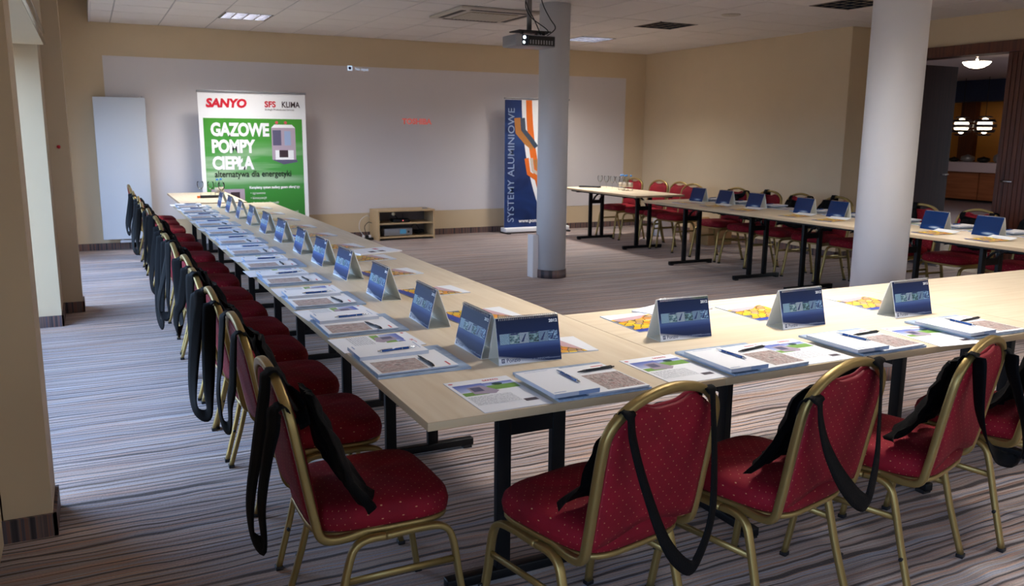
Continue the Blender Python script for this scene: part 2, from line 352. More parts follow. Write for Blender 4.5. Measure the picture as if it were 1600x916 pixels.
def empty(name, loc, rz=0):
    o = bpy.data.objects.new(name, None); C.objects.link(o); o.location = loc; o.rotation_euler = (0, 0, rz); o.empty_display_size = .1; return o
def tag(o, label, cat, group=None):
    o['label'] = label; o['category'] = cat
    if group: o['group'] = group
    return o
def struct(o): o['kind'] = 'structure'; return o
def kids(o): return [c for c in bpy.data.objects if c.parent == o]
def tree(o): return (o, [tree(c) for c in kids(o)])
def copy_tree(t, parent=None):
    c = t[0].copy(); C.objects.link(c)
    if parent: c.parent = parent
    for ch in t[1]: copy_tree(ch, c)
    return c
def smooth_path(P, n=6):
    P = [Vector(p) for p in P]; out = []
    for i in range(len(P)-1):
        p0, p1, p2, p3 = P[max(i-1, 0)], P[i], P[i+1], P[min(i+2, len(P)-1)]
        for j in range(n):
            t = j/n
            out.append(.5*((2*p1)+(p2-p0)*t+(2*p0-5*p1+4*p2-p3)*t*t+(3*p1-p0-3*p2+p3)*t**3))
    out.append(P[-1]); return out
def text(s, m, parent, mw, size, name='lettering', bold=0, align='LEFT', xs=1.0, shear=0, space=1):
    cu = bpy.data.curves.new('txt', 'FONT'); cu.body = s; cu.size = size; cu.offset = bold; cu.align_x = align; cu.resolution_u = 3; cu.shear = shear; cu.space_character = space
    o = bpy.data.objects.new('txt', cu); C.objects.link(o); bpy.context.view_layer.update()
    me = bpy.data.meshes.new_from_object(o.evaluated_get(bpy.context.evaluated_depsgraph_get()))
    bpy.data.objects.remove(o); bpy.data.curves.remove(cu)
    me.transform(mw @ Matrix.Diagonal((xs, 1, 1, 1))); me.materials.clear(); me.materials.append(m); me.name = name
    q = bpy.data.objects.new(name, me); C.objects.link(q)
    if parent: q.parent = parent
    return q
ORD = ['first', 'second', 'third', 'fourth', 'fifth', 'sixth', 'seventh', 'eighth', 'ninth', 'tenth', 'eleventh', 'twelfth', 'thirteenth', 'fourteenth', 'fifteenth', 'sixteenth']
Vx, Vy, Vz = Vector((1, 0, 0)), Vector((0, 1, 0)), Vector((0, 0, 1))

# ------------------------------------------------------------------ room shell
b = MB(); b.poly([(-.75, -2.6, 0), (8.6, -2.6, 0), (8.6, D+.05, 0), (-.75, D+.05, 0)], M_carpet); b.box(-.75, -2.6, -.1, 8.6, D+.05, -.004, M_carpet); struct(b.build('floor'))
b = MB(); b.box(-.75, D, 0, 8.6, D+.15, 3.2, M_beige); struct(b.build('wall_back'))
b = MB(); b.box(-.75, -2.75, 0, 8.6, -2.6, .65, M_beige); b.box(-.75, -2.75, 2.3, 8.6, -2.6, 3.2, M_beige); b.box(-.75, -2.75, .65, .3, -2.6, 2.3, M_beige); b.box(8.3, -2.75, .65, 8.6, -2.6, 2.3, M_beige); struct(b.build('wall_front'))
# right side: far wall, pilaster, door wall
b = MB(); b.box(RW, 8.1, 0, 8.5, D, 3.2, M_beige); b.box(8.0, 7.33, 0, 8.5, 8.1, 3.2, M_beige)
b.box(8.32, 6.97, 0, 8.5, 7.33, 3.2, M_beige); b.box(8.32, 4.35, 2.41, 8.5, 6.97, 3.2, M_beige); b.box(8.32, -2.6, 0, 8.5, 4.35, 3.2, M_beige)
struct(b.build('wall_right'))
# left side: two pilasters, stub walls, window heads
b = MB()
b.box(-.72, 3.30, 0, -.365, 3.62, 3.2, M_beige); b.box(-.37, 3.30, 0, -.21, 3.56, 3.2, M_beige)
b.box(-.72, 7.04, 0, -.265, 7.60, 3.2, M_beige); b.box(-.72, 7.56, 0, -.125, 7.80, 3.2, M_beige)
b.box(-.72, .6, 0, -.37, 3.30, 3.2, M_beige); b.box(-.72, -2.6, 0, -.55, -2.3, 3.2, M_beige); b.box(-.72, 10.6, 0, -.55, D, 3.2, M_beige)
for a, c in ((-2.6, .6), (3.62, 7.04), (7.8, D)):
    b.box(-.72, a, 2.03, -.5, c, 3.2, M_beige)
    b.box(-.72, a, 0, -.6, c, .08, M_white)
b.box(-.5, 3.62, 2.03, -.22, 6.9, 3.2, M_beige)
struct(b.build('wall_left'))
# windows
for i, (a, c) in enumerate(WINS):
    root = struct(empty('window_%d' % (i+1), (-.66, (a+c)/2, 0)))
    L = (c-a)/2; k = MB()
    n = 3
    for j in range(n+1): y = -L+2*L*j/n; k.box(-.03, max(-L, y-.03), .08, .03, min(L, y+.03), 2.03, M_white)
    k.box(-.03, -L, .08, .03, L, .14, M_white); k.box(-.03, -L, 1.97, .03, L, 2.03, M_white)
    k.build('window_frame', root)
    for j in range(n):
        g = MB(); y0 = -L+2*L*j/n+.03; y1 = -L+2*L*(j+1)/n-.03; g.box(-.006, y0, .14, .006, y1, 1.97, M_pane); g.build('pane', root)
root = struct(empty('window_4', (4.3, -2.67, 0))); k = MB()
for x in (-4, -2.67, -1.34, -.01, 1.32, 2.65, 3.95): k.box(x, -.03, .65, x+.05, .03, 2.3, M_white)
k.box(-4, -.03, .65, 4, .03, .71, M_white); k.box(-4, -.03, 2.24, 4, .03, 2.3, M_white); k.build('window_frame', root)
for x in (-3.95, -2.62, -1.29, .04, 1.37, 2.70): g = MB(); g.box(x, -.006, .71, x+1.27, .006, 2.24, M_pane2); g.build('pane', root)
# blind rail on the window head
b = MB(); b.box(-.218, 4.4, 2.10, -.205, 6.85, 2.115, M_chrome); b.box(-.218, 3.7, 2.03, -.205, 6.9, 2.042, M_chrome); tag(b.build('blind_rail'), 'thin metal blind rail along the window head beside the left pilaster', 'rail')
# dropped ceiling
XS = [.13, .347, .878, 1.416, 1.947, 2.486, 3.03, 3.59, 4.15, 4.72, 5.29, 5.86, 6.40, 6.95, 7.50, 8.04]
YS = [5.35, 5.90, 6.45, 7.0, 7.55, 8.10, 8.65, 9.25, 9.8, 10.35, 10.9, D]
b = MB(); b.box(.13, -2.6, CEIL+.07, 8.5, D, CEIL+.13, M_tbar)
b.box(.115, -2.6, CEIL-.01, .135, D, CEIL+.12, M_white)
for x in XS[1:-1]: b.box(x-.011, -2.6, CEIL-.001, x+.011, D, CEIL+.012, M_tbar)
for y in [5.35-.55*q for q in range(1, 15)]+YS[:-1]: b.box(.13, y-.011, CEIL-.001, 8.3, y+.011, CEIL+.012, M_tbar)
b.box(-.75, -2.75, 3.15, 8.6, D+.15, 3.25, M_beige)
ceil = struct(b.build('ceiling'))
LIGHTS = [(1.416, 1.947, 9.8, 10.35, 1), (5.86, 6.40, 9.8, 10.35, 1), (5.86, 6.40, 8.10, 8.65, 0), (6.40, 6.95, 5.90, 6.45, 0),
          (4.72, 5.29, 4.25, 4.80, .7), (4.15, 4.72, .95, 1.50, .6), (6.40, 6.95, 1.50, 2.05, .8), (2.486, 3.03, 2.60, 3.15, 1.0)]  # last fixture is out of view, added to brighten the near left corner
rnd = random.Random(4)
for i in range(len(XS)-1):
    for j in range(len(YS)-1):
        x0, x1, y0, y1 = XS[i], XS[i+1], YS[j], YS[j+1]
        if any(abs(x0-l[0]) < .01 and abs(y0-l[2]) < .01 for l in LIGHTS): continue
        if x0 > 3.0 and x1 < 4.2 and y0 > 7.9 and y1 < 8.7: pass
        k = MB(); g = .007; z = CEIL+rnd.uniform(-.001, .001)
        k.box(x0+g, y0+g, z-.005, x1-g, y1-g, z+.014, M_ceil); k.build('ceiling_tile', ceil)
k = MB()
for i in range(len(XS)-1):
    for j in range(15):
        y = 5.35-.55*(j+1)
        if any(abs(XS[i]-l[0]) < .01 and abs(y-l[2]) < .01 for l in LIGHTS): continue
        k.box(XS[i]+.007, max(y, -2.6)+.007, CEIL-.005, XS[i+1]-.007, y+.543, CEIL+.013, M_ceil) if y > -2.7 else None
k.box(8.04, -2.6, CEIL-.004, 8.32, 7.33, CEIL+.012, M_ceil)
o = k.build('near_ceiling_tiles', ceil); o['kind'] = 'stuff'
# projection area painted white, skirting
b = MB(); b.box(.236, D-.0045, .35, 7.67, D-.0008, 2.325, M_white); tag(b.build('projection_screen'), 'large flat white projection surface on the back wall', 'screen')
def skirt(name, boxes):
    k = MB()
    for q in boxes: k.box(q[0], q[1], 0, q[2], q[3], .085, M_cstrip)
    struct(k.build(name))
skirt('baseboard_back', [(-.55, D-.012, RW, D)])
skirt('baseboard_right', [(RW-.012, 8.1, RW, D), (7.988, 7.318, 8.0, 8.112), (7.988, 7.318, 8.32, 7.33), (8.308, 6.99, 8.32, 7.33), (8.308, -2.6, 8.32, 4.3)])
skirt('baseboard_left', [(-.37, 3.288, -.198, 3.30), (-.21, 3.288, -.198, 3.57), (-.55, 3.288, -.37, 3.3), (-.5, 7.028, -.253, 7.04), (-.265, 7.028, -.253, 7.56), (-.265, 7.548, -.113, 7.56), (-.125, 7.548, -.113, 7.80)])
for nm, cx, cy, r, lab in (('column', 4.21, 7.57, .152, 'round grey white column standing in the middle of the room'), ('column', 4.26, 3.56, .155, 'thick round column rising behind the near table row')):
    root = tag(empty(nm, (cx, cy, 0)), lab, 'column')
    k = MB(); k.lathe([(r, .085), (r, CEIL)], M_column, n=48); k.build('shaft', root)
    k = MB(); k.lathe([(r+.008, 0), (r+.008, .085), (r, .085)], M_cstrip, n=48); k.build('carpet_skirting', root)
k = MB(); k.box(-.035, -.06, 0, .03, .06, .44, M_white, .004); o = k.build('cable_box'); o.location = (4.03, 7.62, 0); tag(o, 'slim white upright cable box standing against the middle column', 'cable box')

# double door in the right wall
root = struct(empty('door_1', (8.4, 6.3, 0)))
k = MB(); k.box(-.12, -1.95, 2.30, .12, .67, 2.41, M_dwood); k.box(-.12, .60, 0, .12, .67, 2.30, M_dwood); k.box(-.12, -1.95, 0, .12, -1.85, 2.3, M_dwood); k.build('door_frame', root)
k = MB(); k.box(.10, .55, .01, .84, .59, 2.27, M_leaf, .003); lf = k.build('door_leaf', root); lf['label'] = 'dark open door leaf'
k = MB(); k.sweep([(.78, .55, 1.02), (.78, .50, 1.02), (.66, .50, 1.02)], .02, .02, M_chrome, Vz, -1); k.build('door_handle', lf)
k = MB(); k.box(-.03, -1.85, .01, .02, -.64, 2.30, M_dwood)
for i in range(24): y = -1.84+i*.05; k.box(-.036, y, .01, -.03, y+.038, 2.30, M_dwood)
o = k.build('door_leaf', root); o['label'] = 'closed brown ribbed door leaf'
k = MB(); k.sweep([(-.036, -.74, 1.02), (-.08, -.74, 1.02), (-.08, -.86, 1.02)], .02, .02, M_chrome, Vz, -1); k.build('door_handle', o)

# buffet room seen through the door
M_o = mat('orange_wall', rgb(206, 140, 64), .7); M_bl = mat('blue_beam', rgb(40, 56, 92), .6); M_lino = mat('grey_floor', rgb(120, 122, 138), .25); M_cw = mat('counter_white', rgb(226, 214, 228), .4)
b = MB(); b.box(8.5, 2.0, -.08, 19.6, 17, -.002, M_lino); struct(b.build('floor'))
b = MB(); b.box(19.5, 4, 0, 19.7, 17, 3.2, M_o); struct(b.build('wall_far'))
b = MB(); b.box(8.5, 16.9, 0, 19.6, 17.1, 3.2, M_beige); b.box(8.5, 2.0, 0, 19.6, 2.1, 3.2, M_beige); b.box(8.5, D+.15, 0, 8.6, 17, 3.2, M_beige); struct(b.build('wall_side'))
b = MB(); b.box(8.5, 2.0, 2.80, 19.6, 17, 2.9, mat('lobby_ceiling', rgb(190, 176, 176), .8)); struct(b.build('ceiling'))
b = MB(); b.box(18.9, 8, 2.31, 19.5, 16.9, 2.8, M_bl); struct(b.build('trim_1'))
b = MB(); b.box(19.35, 13.75, 0, 19.5, 14.15, 2.31, M_dwood); struct(b.build('trim_2'))
root = tag(empty('buffet_counter', (18.5, 13.2, 0)), 'white topped buffet counter with wooden front seen through the doorway', 'counter')
k = MB(); k.box(-.3, -2.5, .68, .4, 1.6, .9, M_cw, .01); k.build('worktop', root)
for i in range(4):
    k = MB(); k.box(-.22, -2.4+i*.98, .05, .35, -1.45+i*.98, .68, M_cwood); k.build('front_panel', root)
k = MB(); k.box(-.15, -2.4, 0, .3, 1.5, .05, M_dark); k.build('plinth', root)
for i, (dy, r, h) in enumerate(((.35, .12, .10), (.0, .15, .16), (-.4, .14, .12), (-.75, .10, .2))):
    k = MB(); k.lathe([(r*.5, 0), (r, h*.3), (r*.95, h*.8), (r*.3, h), (0, h+.02)], M_dark if i % 2 == 0 else M_grey, n=14)
    o = k.build('serving_dish'); o.location = (18.45, 13.2+dy, .9); tag(o, ['dark low serving dish at the left end of the buffet counter', 'silver domed dish second on the buffet counter', 'dark round dish third along the buffet counter', 'tall silver urn at the right on the buffet counter'][i], 'dish', 'serving dishes on the buffet counter')
M_glow = mat('lamp_glow', (1, .85, .6, 1), .5, emit=(1, .86, .62, 1), estr=9); M_shade = mat('pendant_shade', rgb(70, 60, 70), .4, metal=.5)
for i, (u, v) in enumerate(((18.0, 13.12), (18.0, 12.55))):
    root = tag(empty('pendant_lamp', (u, v, 1.72)), ['banded globe pendant lamp nearer the open door leaf', 'banded globe pendant lamp nearer the closed door leaf'][i], 'lamp', 'pendant lamps over the buffet')
    r = .24; k = MB(); m = 5
    for j in range(m):
        a0 = -1.15+j*.5; a1 = a0+.30
        k.lathe([(r*math.cos(a0+(a1-a0)*q/3), r*math.sin(a0+(a1-a0)*q/3)) for q in range(4)], M_shade, n=20)
    k.build('shade_band', root)
    k = MB(); k.lathe([(.02, -.17), (.13, -.1), (.16, 0), (.13, .12), (.02, .17)], M_glow, n=16); k.build('bulb_globe', root)
    k = MB(); k.sweep([(0, 0, .17), (0, 0, 1.07)], .012, .012, M_dark, Vx, -2); k.build('cord', root)
root = tag(empty('ceiling_lamp', (13.0, 9.32, 2.8)), 'glowing oval bowl ceiling lamp seen through the doorway', 'lamp')
k = MB(); k.lathe([(.01, -.24), (.10, -.225), (.18, -.18), (.21, -.14)], M_glow, n=24); k.build('bowl', root)
k = MB(); k.lathe([(.02, -.14), (.02, 0)], M_chrome, n=8); k.build('stem', root)
M_pur = mat('violet_light', (.6, .5, 1, 1), .5, emit=(.62, .5, 1, 1), estr=3)
for i, (x, y) in enumerate(((12.2, 9.05), (12.4, 8.28))):
    k = MB()
    for q in ((-.2, -.2, .2, -.14), (-.2, .14, .2, .2), (-.2, -.14, -.14, .14), (.14, -.14, .2, .14)): k.box(q[0], q[1], -.05, q[2], q[3], 0, M_pur)
    o = k.build('light_frame'); o.location = (x, y, 2.8); tag(o, ['small violet square ceiling light left of the bowl lamp', 'small violet square ceiling light right of the bowl lamp'][i], 'light', 'violet square ceiling lights')

# ceiling fixtures (each lit one carries its own tubes)
LAMP_W = 50
for i, (x0, x1, y0, y1, lit) in enumerate(LIGHTS):
    root = tag(empty('ceiling_light', ((x0+x1)/2, (y0+y1)/2, CEIL)), ['square louvred ceiling light above the green banner', 'square louvred ceiling light close to the back right corner', 'square louvred ceiling light second from the back right corner', 'square louvred ceiling light nearest, left of the thick column', 'lit louvred ceiling light over the middle of the room, above the frame', 'lit louvred ceiling light over the near row', 'lit louvred ceiling light over the near right corner', 'unseen louvred ceiling light added to brighten the near left corner of the tables'][i], 'ceiling light', 'louvred ceiling lights')
    hx, hy = (x1-x0)/2-.01, (y1-y0)/2-.01
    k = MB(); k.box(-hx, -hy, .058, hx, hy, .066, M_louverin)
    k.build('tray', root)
    if lit:
        l = arealight('fluorescent_tubes', (0, 0, .052), (0, 0, 0), .46, .46, LAMP_W*lit, (1, .95, .88)); l.parent = root; l.data.spread = 2.3
    k = MB()
    for q in ((-hx, -hy, hx, -hy+.02), (-hx, hy-.02, hx, hy), (-hx, -hy, -hx+.02, hy), (hx-.02, -hy, hx, hy)): k.box(q[0], q[1], -.006, q[2], q[3], .058, M_louver)
    k.build('frame', root)
    for j in range(1, 4):
        x = -hx+2*hx*j/4; k = MB(); k.box(x-.007, -hy, -.004, x+.007, hy, .046, M_louver); k.build('louvre', root)
        y = -hy+2*hy*j/4; k = MB(); k.box(-hx, y-.007, -.003, hx, y+.007, .045, M_louver); k.build('louvre', root)
root = tag(empty('air_conditioner', (3.88, 8.52, CEIL)), 'beige ceiling cassette air conditioner left of the projector', 'air conditioner')
M_ac = mat('ac_plastic', rgb(196, 186, 174), .5)
k = MB(); k.box(-.45, -.45, -.034, .45, .45, -.009, M_ac, .006); k.build('housing', root)
k = MB(); k.box(-.27, -.27, -.044, .27, .27, -.034, mat('ac_grille', rgb(178, 166, 146), .6), .004)
for i in range(12): k.box(-.25+i*.043, -.26, -.048, -.235+i*.043, .26, -.044, M_ac)
k.build('intake_grille', root)
for q in ((-.32, -.40, .32, -.345), (-.32, .345, .32, .40), (-.40, -.32, -.345, .32), (.345, -.32, .40, .32)):
    k = MB(); k.box(q[0], q[1], -.037, q[2], q[3], -.0335, mat('slot_dark', rgb(66, 56, 52), .6)); k.build('air_slot', root)
k = MB(); k.lathe([(.10, 0), (.10, -.008), (.09, -.012), (0, -.012)], M_ac, n=24); o = k.build('ceiling_speaker'); o.location = (6.16, 7.28, CEIL-.004); tag(o, 'small round flush disc on the ceiling left of the thick column', 'speaker')
k = MB(); k.lathe([(.06, 0), (.055, -.04), (.02, -.055), (0, -.055)], M_dark, n=16); o = k.build('smoke_detector'); o.location = (3.25, 7.35, CEIL-.004); tag(o, 'small dark round detector on the ceiling at the top edge', 'detector')

# projector
root = tag(empty('projector', (3.63, 7.0, 2.27)), 'grey projector hung under the ceiling beside the middle column', 'projector')
k = MB(); k.box(-.20, -.13, -.055, .20, .14, .045, M_grey, .012); k.build('body', root)
k = MB(); k.box(-.07, -.134, -.045, .19, -.128, .035, M_dark)
for i in range(9): k.box(-.06+i*.027, -.137, -.035, -.048+i*.027, -.133, .0, M_grey)
k.build('rear_panel', root)
k = MB(); M_leak = mat('projector_glow', (.7, .9, 1, 1), .4, emit=(.75, .92, 1, 1), estr=7)
k.box(-.135, -.136, -.05, -.075, -.128, .04, mat('port_dark', rgb(20, 40, 60), .3)); k.build('vent', root)
k = MB(); k.lathe([(0, .002), (.014, 0)], M_leak, n=10); k.v = [Vector((v.x-.115, -.138-v.z, v.y+.018)) for v in k.v]; k.build('leak_glow', root)  # glowing discs stand in for projector light leaking through the port
k = MB(); k.lathe([(0, .002), (.011, 0)], M_leak, n=10); k.v = [Vector((v.x-.12, -.138-v.z, v.y-.025)) for v in k.v]; k.build('leak_glow', root)
k = MB(); k.box(-.15, -.10, .075, .17, .10, .085, M_dark); k.box(-.12, -.08, .045, -.10, -.06, .075, M_dark); k.box(.10, -.08, .045, .12, -.06, .075, M_dark); k.box(.10, .06, .045, .12, .08, .075, M_dark); k.build('mounting_plate', root)
k = MB(); k.sweep([(0, 0, .085), (0, 0, CEIL-2.27)], .045, .045, mat('pole_grey', rgb(120, 116, 114), .4, metal=.5), Vx, -1); k.build('pole', root)
for i, P_ in enumerate(([(-.04, -.05, .43), (-.07, -.06, .3), (-.02, -.07, .2), (.14, -.08, .1), (.12, -.09, .06), (.02, -.09, .08)], [(-.06, -.03, .43), (-.05, -.05, .30), (.02, -.06, .18), (.07, -.12, .02), (.08, -.13, -.01)], [(.08, -.03, .43), (.12, -.05, .3), (.18, -.06, .2), (.24, -.05, .12), (.22, .1, .06)])):
    k = MB(); k.sweep(smooth_path(P_), .010, .010, M_dark, Vx, -2); k.build('cable', root)

# projected start picture: light from the projector on the wall
def wall_text(s, x, z, size, m, name, lab, **kw):
    mw = Matrix.Translation((x, D-.0055, z)) @ Matrix.Rotation(PI/2, 4, 'X')
    return tag(text(s, m, None, mw, size, name, **kw), lab, 'projection')
M_pr = mat('projected_red', rgb(206, 120, 112), .8, emit=rgb(214, 96, 90), estr=.28)
M_pb = mat('projected_blue', rgb(190, 214, 236), .8, emit=rgb(200, 225, 255), estr=.5)
wall_text('TOSHIBA', 3.965, 1.575, .105, M_pr, 'projected_word', 'pale red word projected in the middle of the screen', bold=.005)
k = MB(); k.box(3.205, D-.006, 2.268, 3.27, D-.004, 2.332, M_pb); k.lathe([(.012, 0), (.02, 0)], M_bluep, n=12); o = None
k.v = [v if v.y > 5 else Vector((3.237+v.x, D-.0065, 2.30+v.y)) for v in k.v]
tag(k.build('projected_icon'), 'small pale blue icon projected near the top of the screen', 'projection')
wall_text('No input', 3.31, 2.275, .05, M_pb, 'projected_caption', 'tiny pale caption projected right of the small icon')

# radiator
root = tag(empty('radiator', (.38, D-.09, 0)), 'tall flat pale blue white panel radiator on the back wall', 'radiator')
k = MB(); k.box(-.285, -.05, .14, .285, .0, 1.84, M_rad, .008); k.build('front_panel', root)
k = MB(); k.box(-.25, 0, .2, .25, .085, 1.78, M_rad); k.build('rear_panel', root)
k = MB(); k.box(-.10, -.02, .095, .12, .02, .125, M_white, .004); k.box(-.08, -.01, .12, -.06, .01, .15, M_white); k.box(.08, -.01, .12, .10, .01, .15, M_white); k.build('valve', root)
k = MB(); k.lathe([(.012, 0), (.012, .02)], M_white, n=10); k.v = [v+Vector((.25, -.03, 1.84)) for v in k.v]; k.build('bleed_cap', root)

# ------------------------------------------------------------------ banners
def P2(k, pts, m, y, W, H):
    k.poly([(p[0]*W, y, p[1]*H) for p in pts], m, [(p[0], p[1]) for p in pts])
W, H = 1.30, 1.93
root = tag(empty('rollup_banner', (1.24, 11.1, 0)), 'white and green roll-up banner about gas heat pumps at the back left', 'banner')
k = MB(); k.box(0, 0, .06, W, .004, H, M_whitep); k.build('printed_sheet', root)
k = MB(); k.box(-.01, -.012, H-.012, W+.01, .014, H+.014, M_grey, .004); k.build('top_bar', root)
k = MB(); k.box(-.01, -.08, 0, W+.01, .10, .07, M_grey, .01); k.build('base', root)
k = MB(); k.sweep([(W/2, .02, .07), (W/2, .02, H)], .02, .02, M_grey, Vx, -2); k.build('support_pole', root)
k = MB(); k.poly([(.05, -.001, .12), (W-.05, -.001, .12), (W-.05, -.001, 1.61), (.05, -.001, 1.61)], M_green, [(0, 0), (1, 0), (1, 1), (0, 1)])
# heat pump unit picture
def q4(k, x0, z0, x1, z1, m, y=-.002): k.poly([(x0, y, z0), (x1, y, z0), (x1, y, z1), (x0, y, z1)], m, [(0, 0), (1, 0), (1, 1), (0, 1)])
q4(k, .86, 1.10, 1.16, 1.50, M_unit); q4(k, .875, 1.28, .98, 1.47, M_unitd, -.003); q4(k, 1.02, 1.28, 1.10, 1.46, M_lblue, -.003); q4(k, .90, 1.10, 1.13, 1.22, M_whitep, -.003); q4(k, .95, 1.13, 1.06, 1.22, M_darkp, -.004)
k.poly([(.86, -.002, 1.50), (1.16, -.002, 1.50), (1.12, -.002, 1.54), (.90, -.002, 1.54)], M_whitep); k.poly([(.86, -.0015, 1.10), (1.0, -.0015, 1.04), (1.18, -.0015, 1.07), (1.16, -.0015, 1.12)], M_unitd)
for cx in (.93, 1.04): k.poly([(cx+.02*math.cos(a*PI/5), -.0045, 1.565+.02*math.sin(a*PI/5)) for a in range(10)], M_pinkp)
q4(k, .33, .40, .44, .70, M_darkp, -.003); q4(k, .10, .40, .50, .74, M_unit)
k.build('green_panel', root)
def bt(s, x, z, size, m, name='lettering', par=root, **kw):
    return text(s, m, par, Matrix.Translation((x, -.005, z)) @ Matrix.Rotation(PI/2, 4, 'X'), size, name, **kw)
bt('SANYO', .09, 1.745, .14, M_redp, bold=.007, xs=1.02, shear=.15)
bt('SFS', .79, 1.755, .10, M_redp, bold=.003); bt('KLIMA', 1.0, 1.755, .10, M_darkp, bold=.002, xs=.8)
bt('Strategic Products and Services', .79, 1.715, .032, M_darkp, xs=.9)
for i, s in enumerate(('GAZOWE', 'POMPY', 'CIEPŁA')): bt(s, .13, 1.40-i*.205, .215, M_whitep, bold=.010, xs=.76, space=.95)
bt('alternatywa dla energetyki', .15, .89, .108, M_blk, bold=.0018, xs=.82)
bt('Kompletny system zasilany gazem oferujący:', .56, .74, .044, M_whitep, bold=.002, xs=.8)
for i, s in enumerate(('ogrzewanie', 'klimatyzację', 'darmową ciepłą wodę', 'wentylację pomieszczeń', 'niskie koszty instalacji i rozruchu energii', 'całoroczną pracę przy temperaturze', 'do 40 kW mocy z jednego urządzenia')):
    bt('• '+s, .57, .67-i*.062, .044, M_whitep, xs=.8)

W, H = 1.06, 1.955
root = tag(empty('rollup_banner', (5.43, 11.2, 0)), 'navy and orange roll-up banner behind the middle column', 'banner')
k = MB(); k.box(0, 0, .07, W, .004, H, M_whitep); k.build('printed_sheet', root)
k = MB(); k.box(-.01, -.012, H-.01, W+.01, .014, H+.012, M_grey, .004); k.build('top_bar', root)
k = MB(); k.box(-.01, -.08, .02, W+.01, .10, .085, M_whitep, .01); k.build('base', root)
for x in (0, W-.05):
    k = MB(); k.box(x, -.13, 0, x+.05, .14, .02, M_dark); k.build('foot', root)
k = MB(); k.lathe([(.008, 0), (.008, .03), (.014, .04), (0, .05)], M_dark, n=8); k.v = [v+Vector((W/2+.04, 0, H+.01)) for v in k.v]; k.build('top_clip', root)
k = MB(); n = 14
def edge(t, a0, c1, c2): return a0+c1*t+c2*t*t
prev = None
for i in range(n+1):
    t = i/n; z = H-.02-t*(H-.10)
    xb = .27+.05*t+.38*t**2.2; xw = xb+.07; xo = xw+.10+.02*t
    row = [(0, z), (xb, z), (min(xw, W), z), (min(xo, W), z), (W, z)]
    if prev:
        for j, m in enumerate((M_navyb, M_whitep, M_orange, M_whitep)):
            a, c, d_, e_ = prev[j], prev[j+1], row[j+1], row[j]
            if c[0]-a[0] > 1e-4 or d_[0]-e_[0] > 1e-4: k.poly([(p[0], -.001, p[1]) for p in (e_, d_, c, a)], m, [(p[0]/W, p[1]/H) for p in (e_, d_, c, a)])
    prev = row
q4(k, .56, 1.28, W-.02, 1.62, M_arch); q4(k, .60, 1.0, W-.02, 1.24, M_arch, -.0022)
def band(pts, w_, m, y):
    L = []; R_ = []
    for i, p in enumerate(pts):
        q = pts[min(i+1, len(pts)-1)]; r = pts[max(i-1, 0)]; d_ = Vector((q[0]-r[0], q[1]-r[1])).normalized(); nn = Vector((-d_.y, d_.x))*w_/2
        L.append((p[0]+nn.x, y, p[1]+nn.y)); R_.append((p[0]-nn.x, y, p[1]-nn.y))
    for i in range(len(pts)-1): k.poly([R_[i], R_[i+1], L[i+1], L[i]], m)
band([(.20, 1.68), (.22, 1.48), (.36, 1.34), (.47, 1.26)], .10, M_prof1, -.003); band([(.29, 1.68), (.31, 1.50), (.44, 1.36), (.52, 1.26)], .07, M_prof2, -.0035)
band([(.36, 1.10), (.40, .88), (.60, .76), (.78, .72)], .07, M_orange, -.003); band([(.44, 1.10), (.47, .92), (.64, .82), (.8, .78)], .05, M_prof3, -.0035); band([(.50, 1.08), (.54, .96), (.80, .88)], .06, M_prof1, -.004)
k.poly([(.58, -.0036, .52), (.74, -.0036, .56), (.80, -.0036, .3), (.70, -.0036, .22)], mat('yellow_print', rgb(214, 176, 70), .4))
q4(k, .60, 1.82, .69, 1.90, M_navyp, -.003); q4(k, .625, 1.84, .665, 1.88, M_whitep, -.004); q4(k, .638, 1.852, .652, 1.88, M_navyp, -.0045)
k.build('printed_artwork', root)
text('SYSTEMY ALUMINIOWE', M_lblue, root, Matrix.Translation((.155, -.006, .16)) @ Matrix.Rotation(PI/2, 4, 'X') @ Matrix.Rotation(PI/2, 4, 'Z'), .15, 'lettering', bold=.001, xs=1.03, space=1.02)
bt('www.ponzio.pl', .24, .155, .075, M_whitep, par=root, bold=.002)

# ------------------------------------------------------------------ media cabinet
root = tag(empty('media_cabinet', (3.46, 11.05, 0)), 'low beech open cabinet standing at the back wall under the screen', 'cabinet')
W, Dp, H = .82, .385, .41; t_ = .02
for nm, q in (('side_panel', (0, 0, .0, t_, Dp, H-t_)), ('side_panel', (W-t_, 0, 0, W, Dp, H-t_)), ('top_panel', (0, -.004, H-t_, W, Dp, H)), ('shelf', (t_, .01, .215, W-t_, Dp-.01, .235)), ('bottom_panel', (t_, 0, .03, W-t_, Dp, .05))):
    k = MB(); k.box(*q, M_beech); k.build(nm, root)
k = MB(); k.box(t_, Dp-.012, .05, W-t_, Dp-.004, H-t_, mat('cab_back', rgb(110, 100, 98), .6)); k.build('back_panel', root)
def small(name, loc, lab, cat, rz=0): return tag(empty(name, loc, rz), lab, cat)
r_ = small('amplifier', (3.56, 11.09, .051), 'silver amplifier on the bottom board of the beech cabinet', 'amplifier')
k = MB(); k.box(0, 0, .008, .40, .28, .105, M_grey, .004); k.build('case', r_)
k = MB(); k.box(.22, -.003, .03, .31, .001, .09, mat('blue_display', rgb(70, 120, 150), .3, emit=rgb(60, 130, 170), estr=.25)); k.build('display', r_)
k = MB(); k.lathe([(.016, 0), (.014, .012), (0, .012)], M_dark, n=12); k.v = [Vector((v.x+.345, -v.z, v.y+.055)) for v in k.v]; k.build('knob', r_)
for x in (.03, .33):
    k = MB(); k.box(x, .03, 0, x+.04, .07, .01, M_dark); k.build('foot', r_)
r_ = small('wireless_receiver', (3.70, 11.12, .236), 'black receiver box with red light on the cabinet shelf', 'receiver')
k = MB(); k.box(0, 0, 0, .24, .15, .045, M_dark, .01); k.build('case', r_)
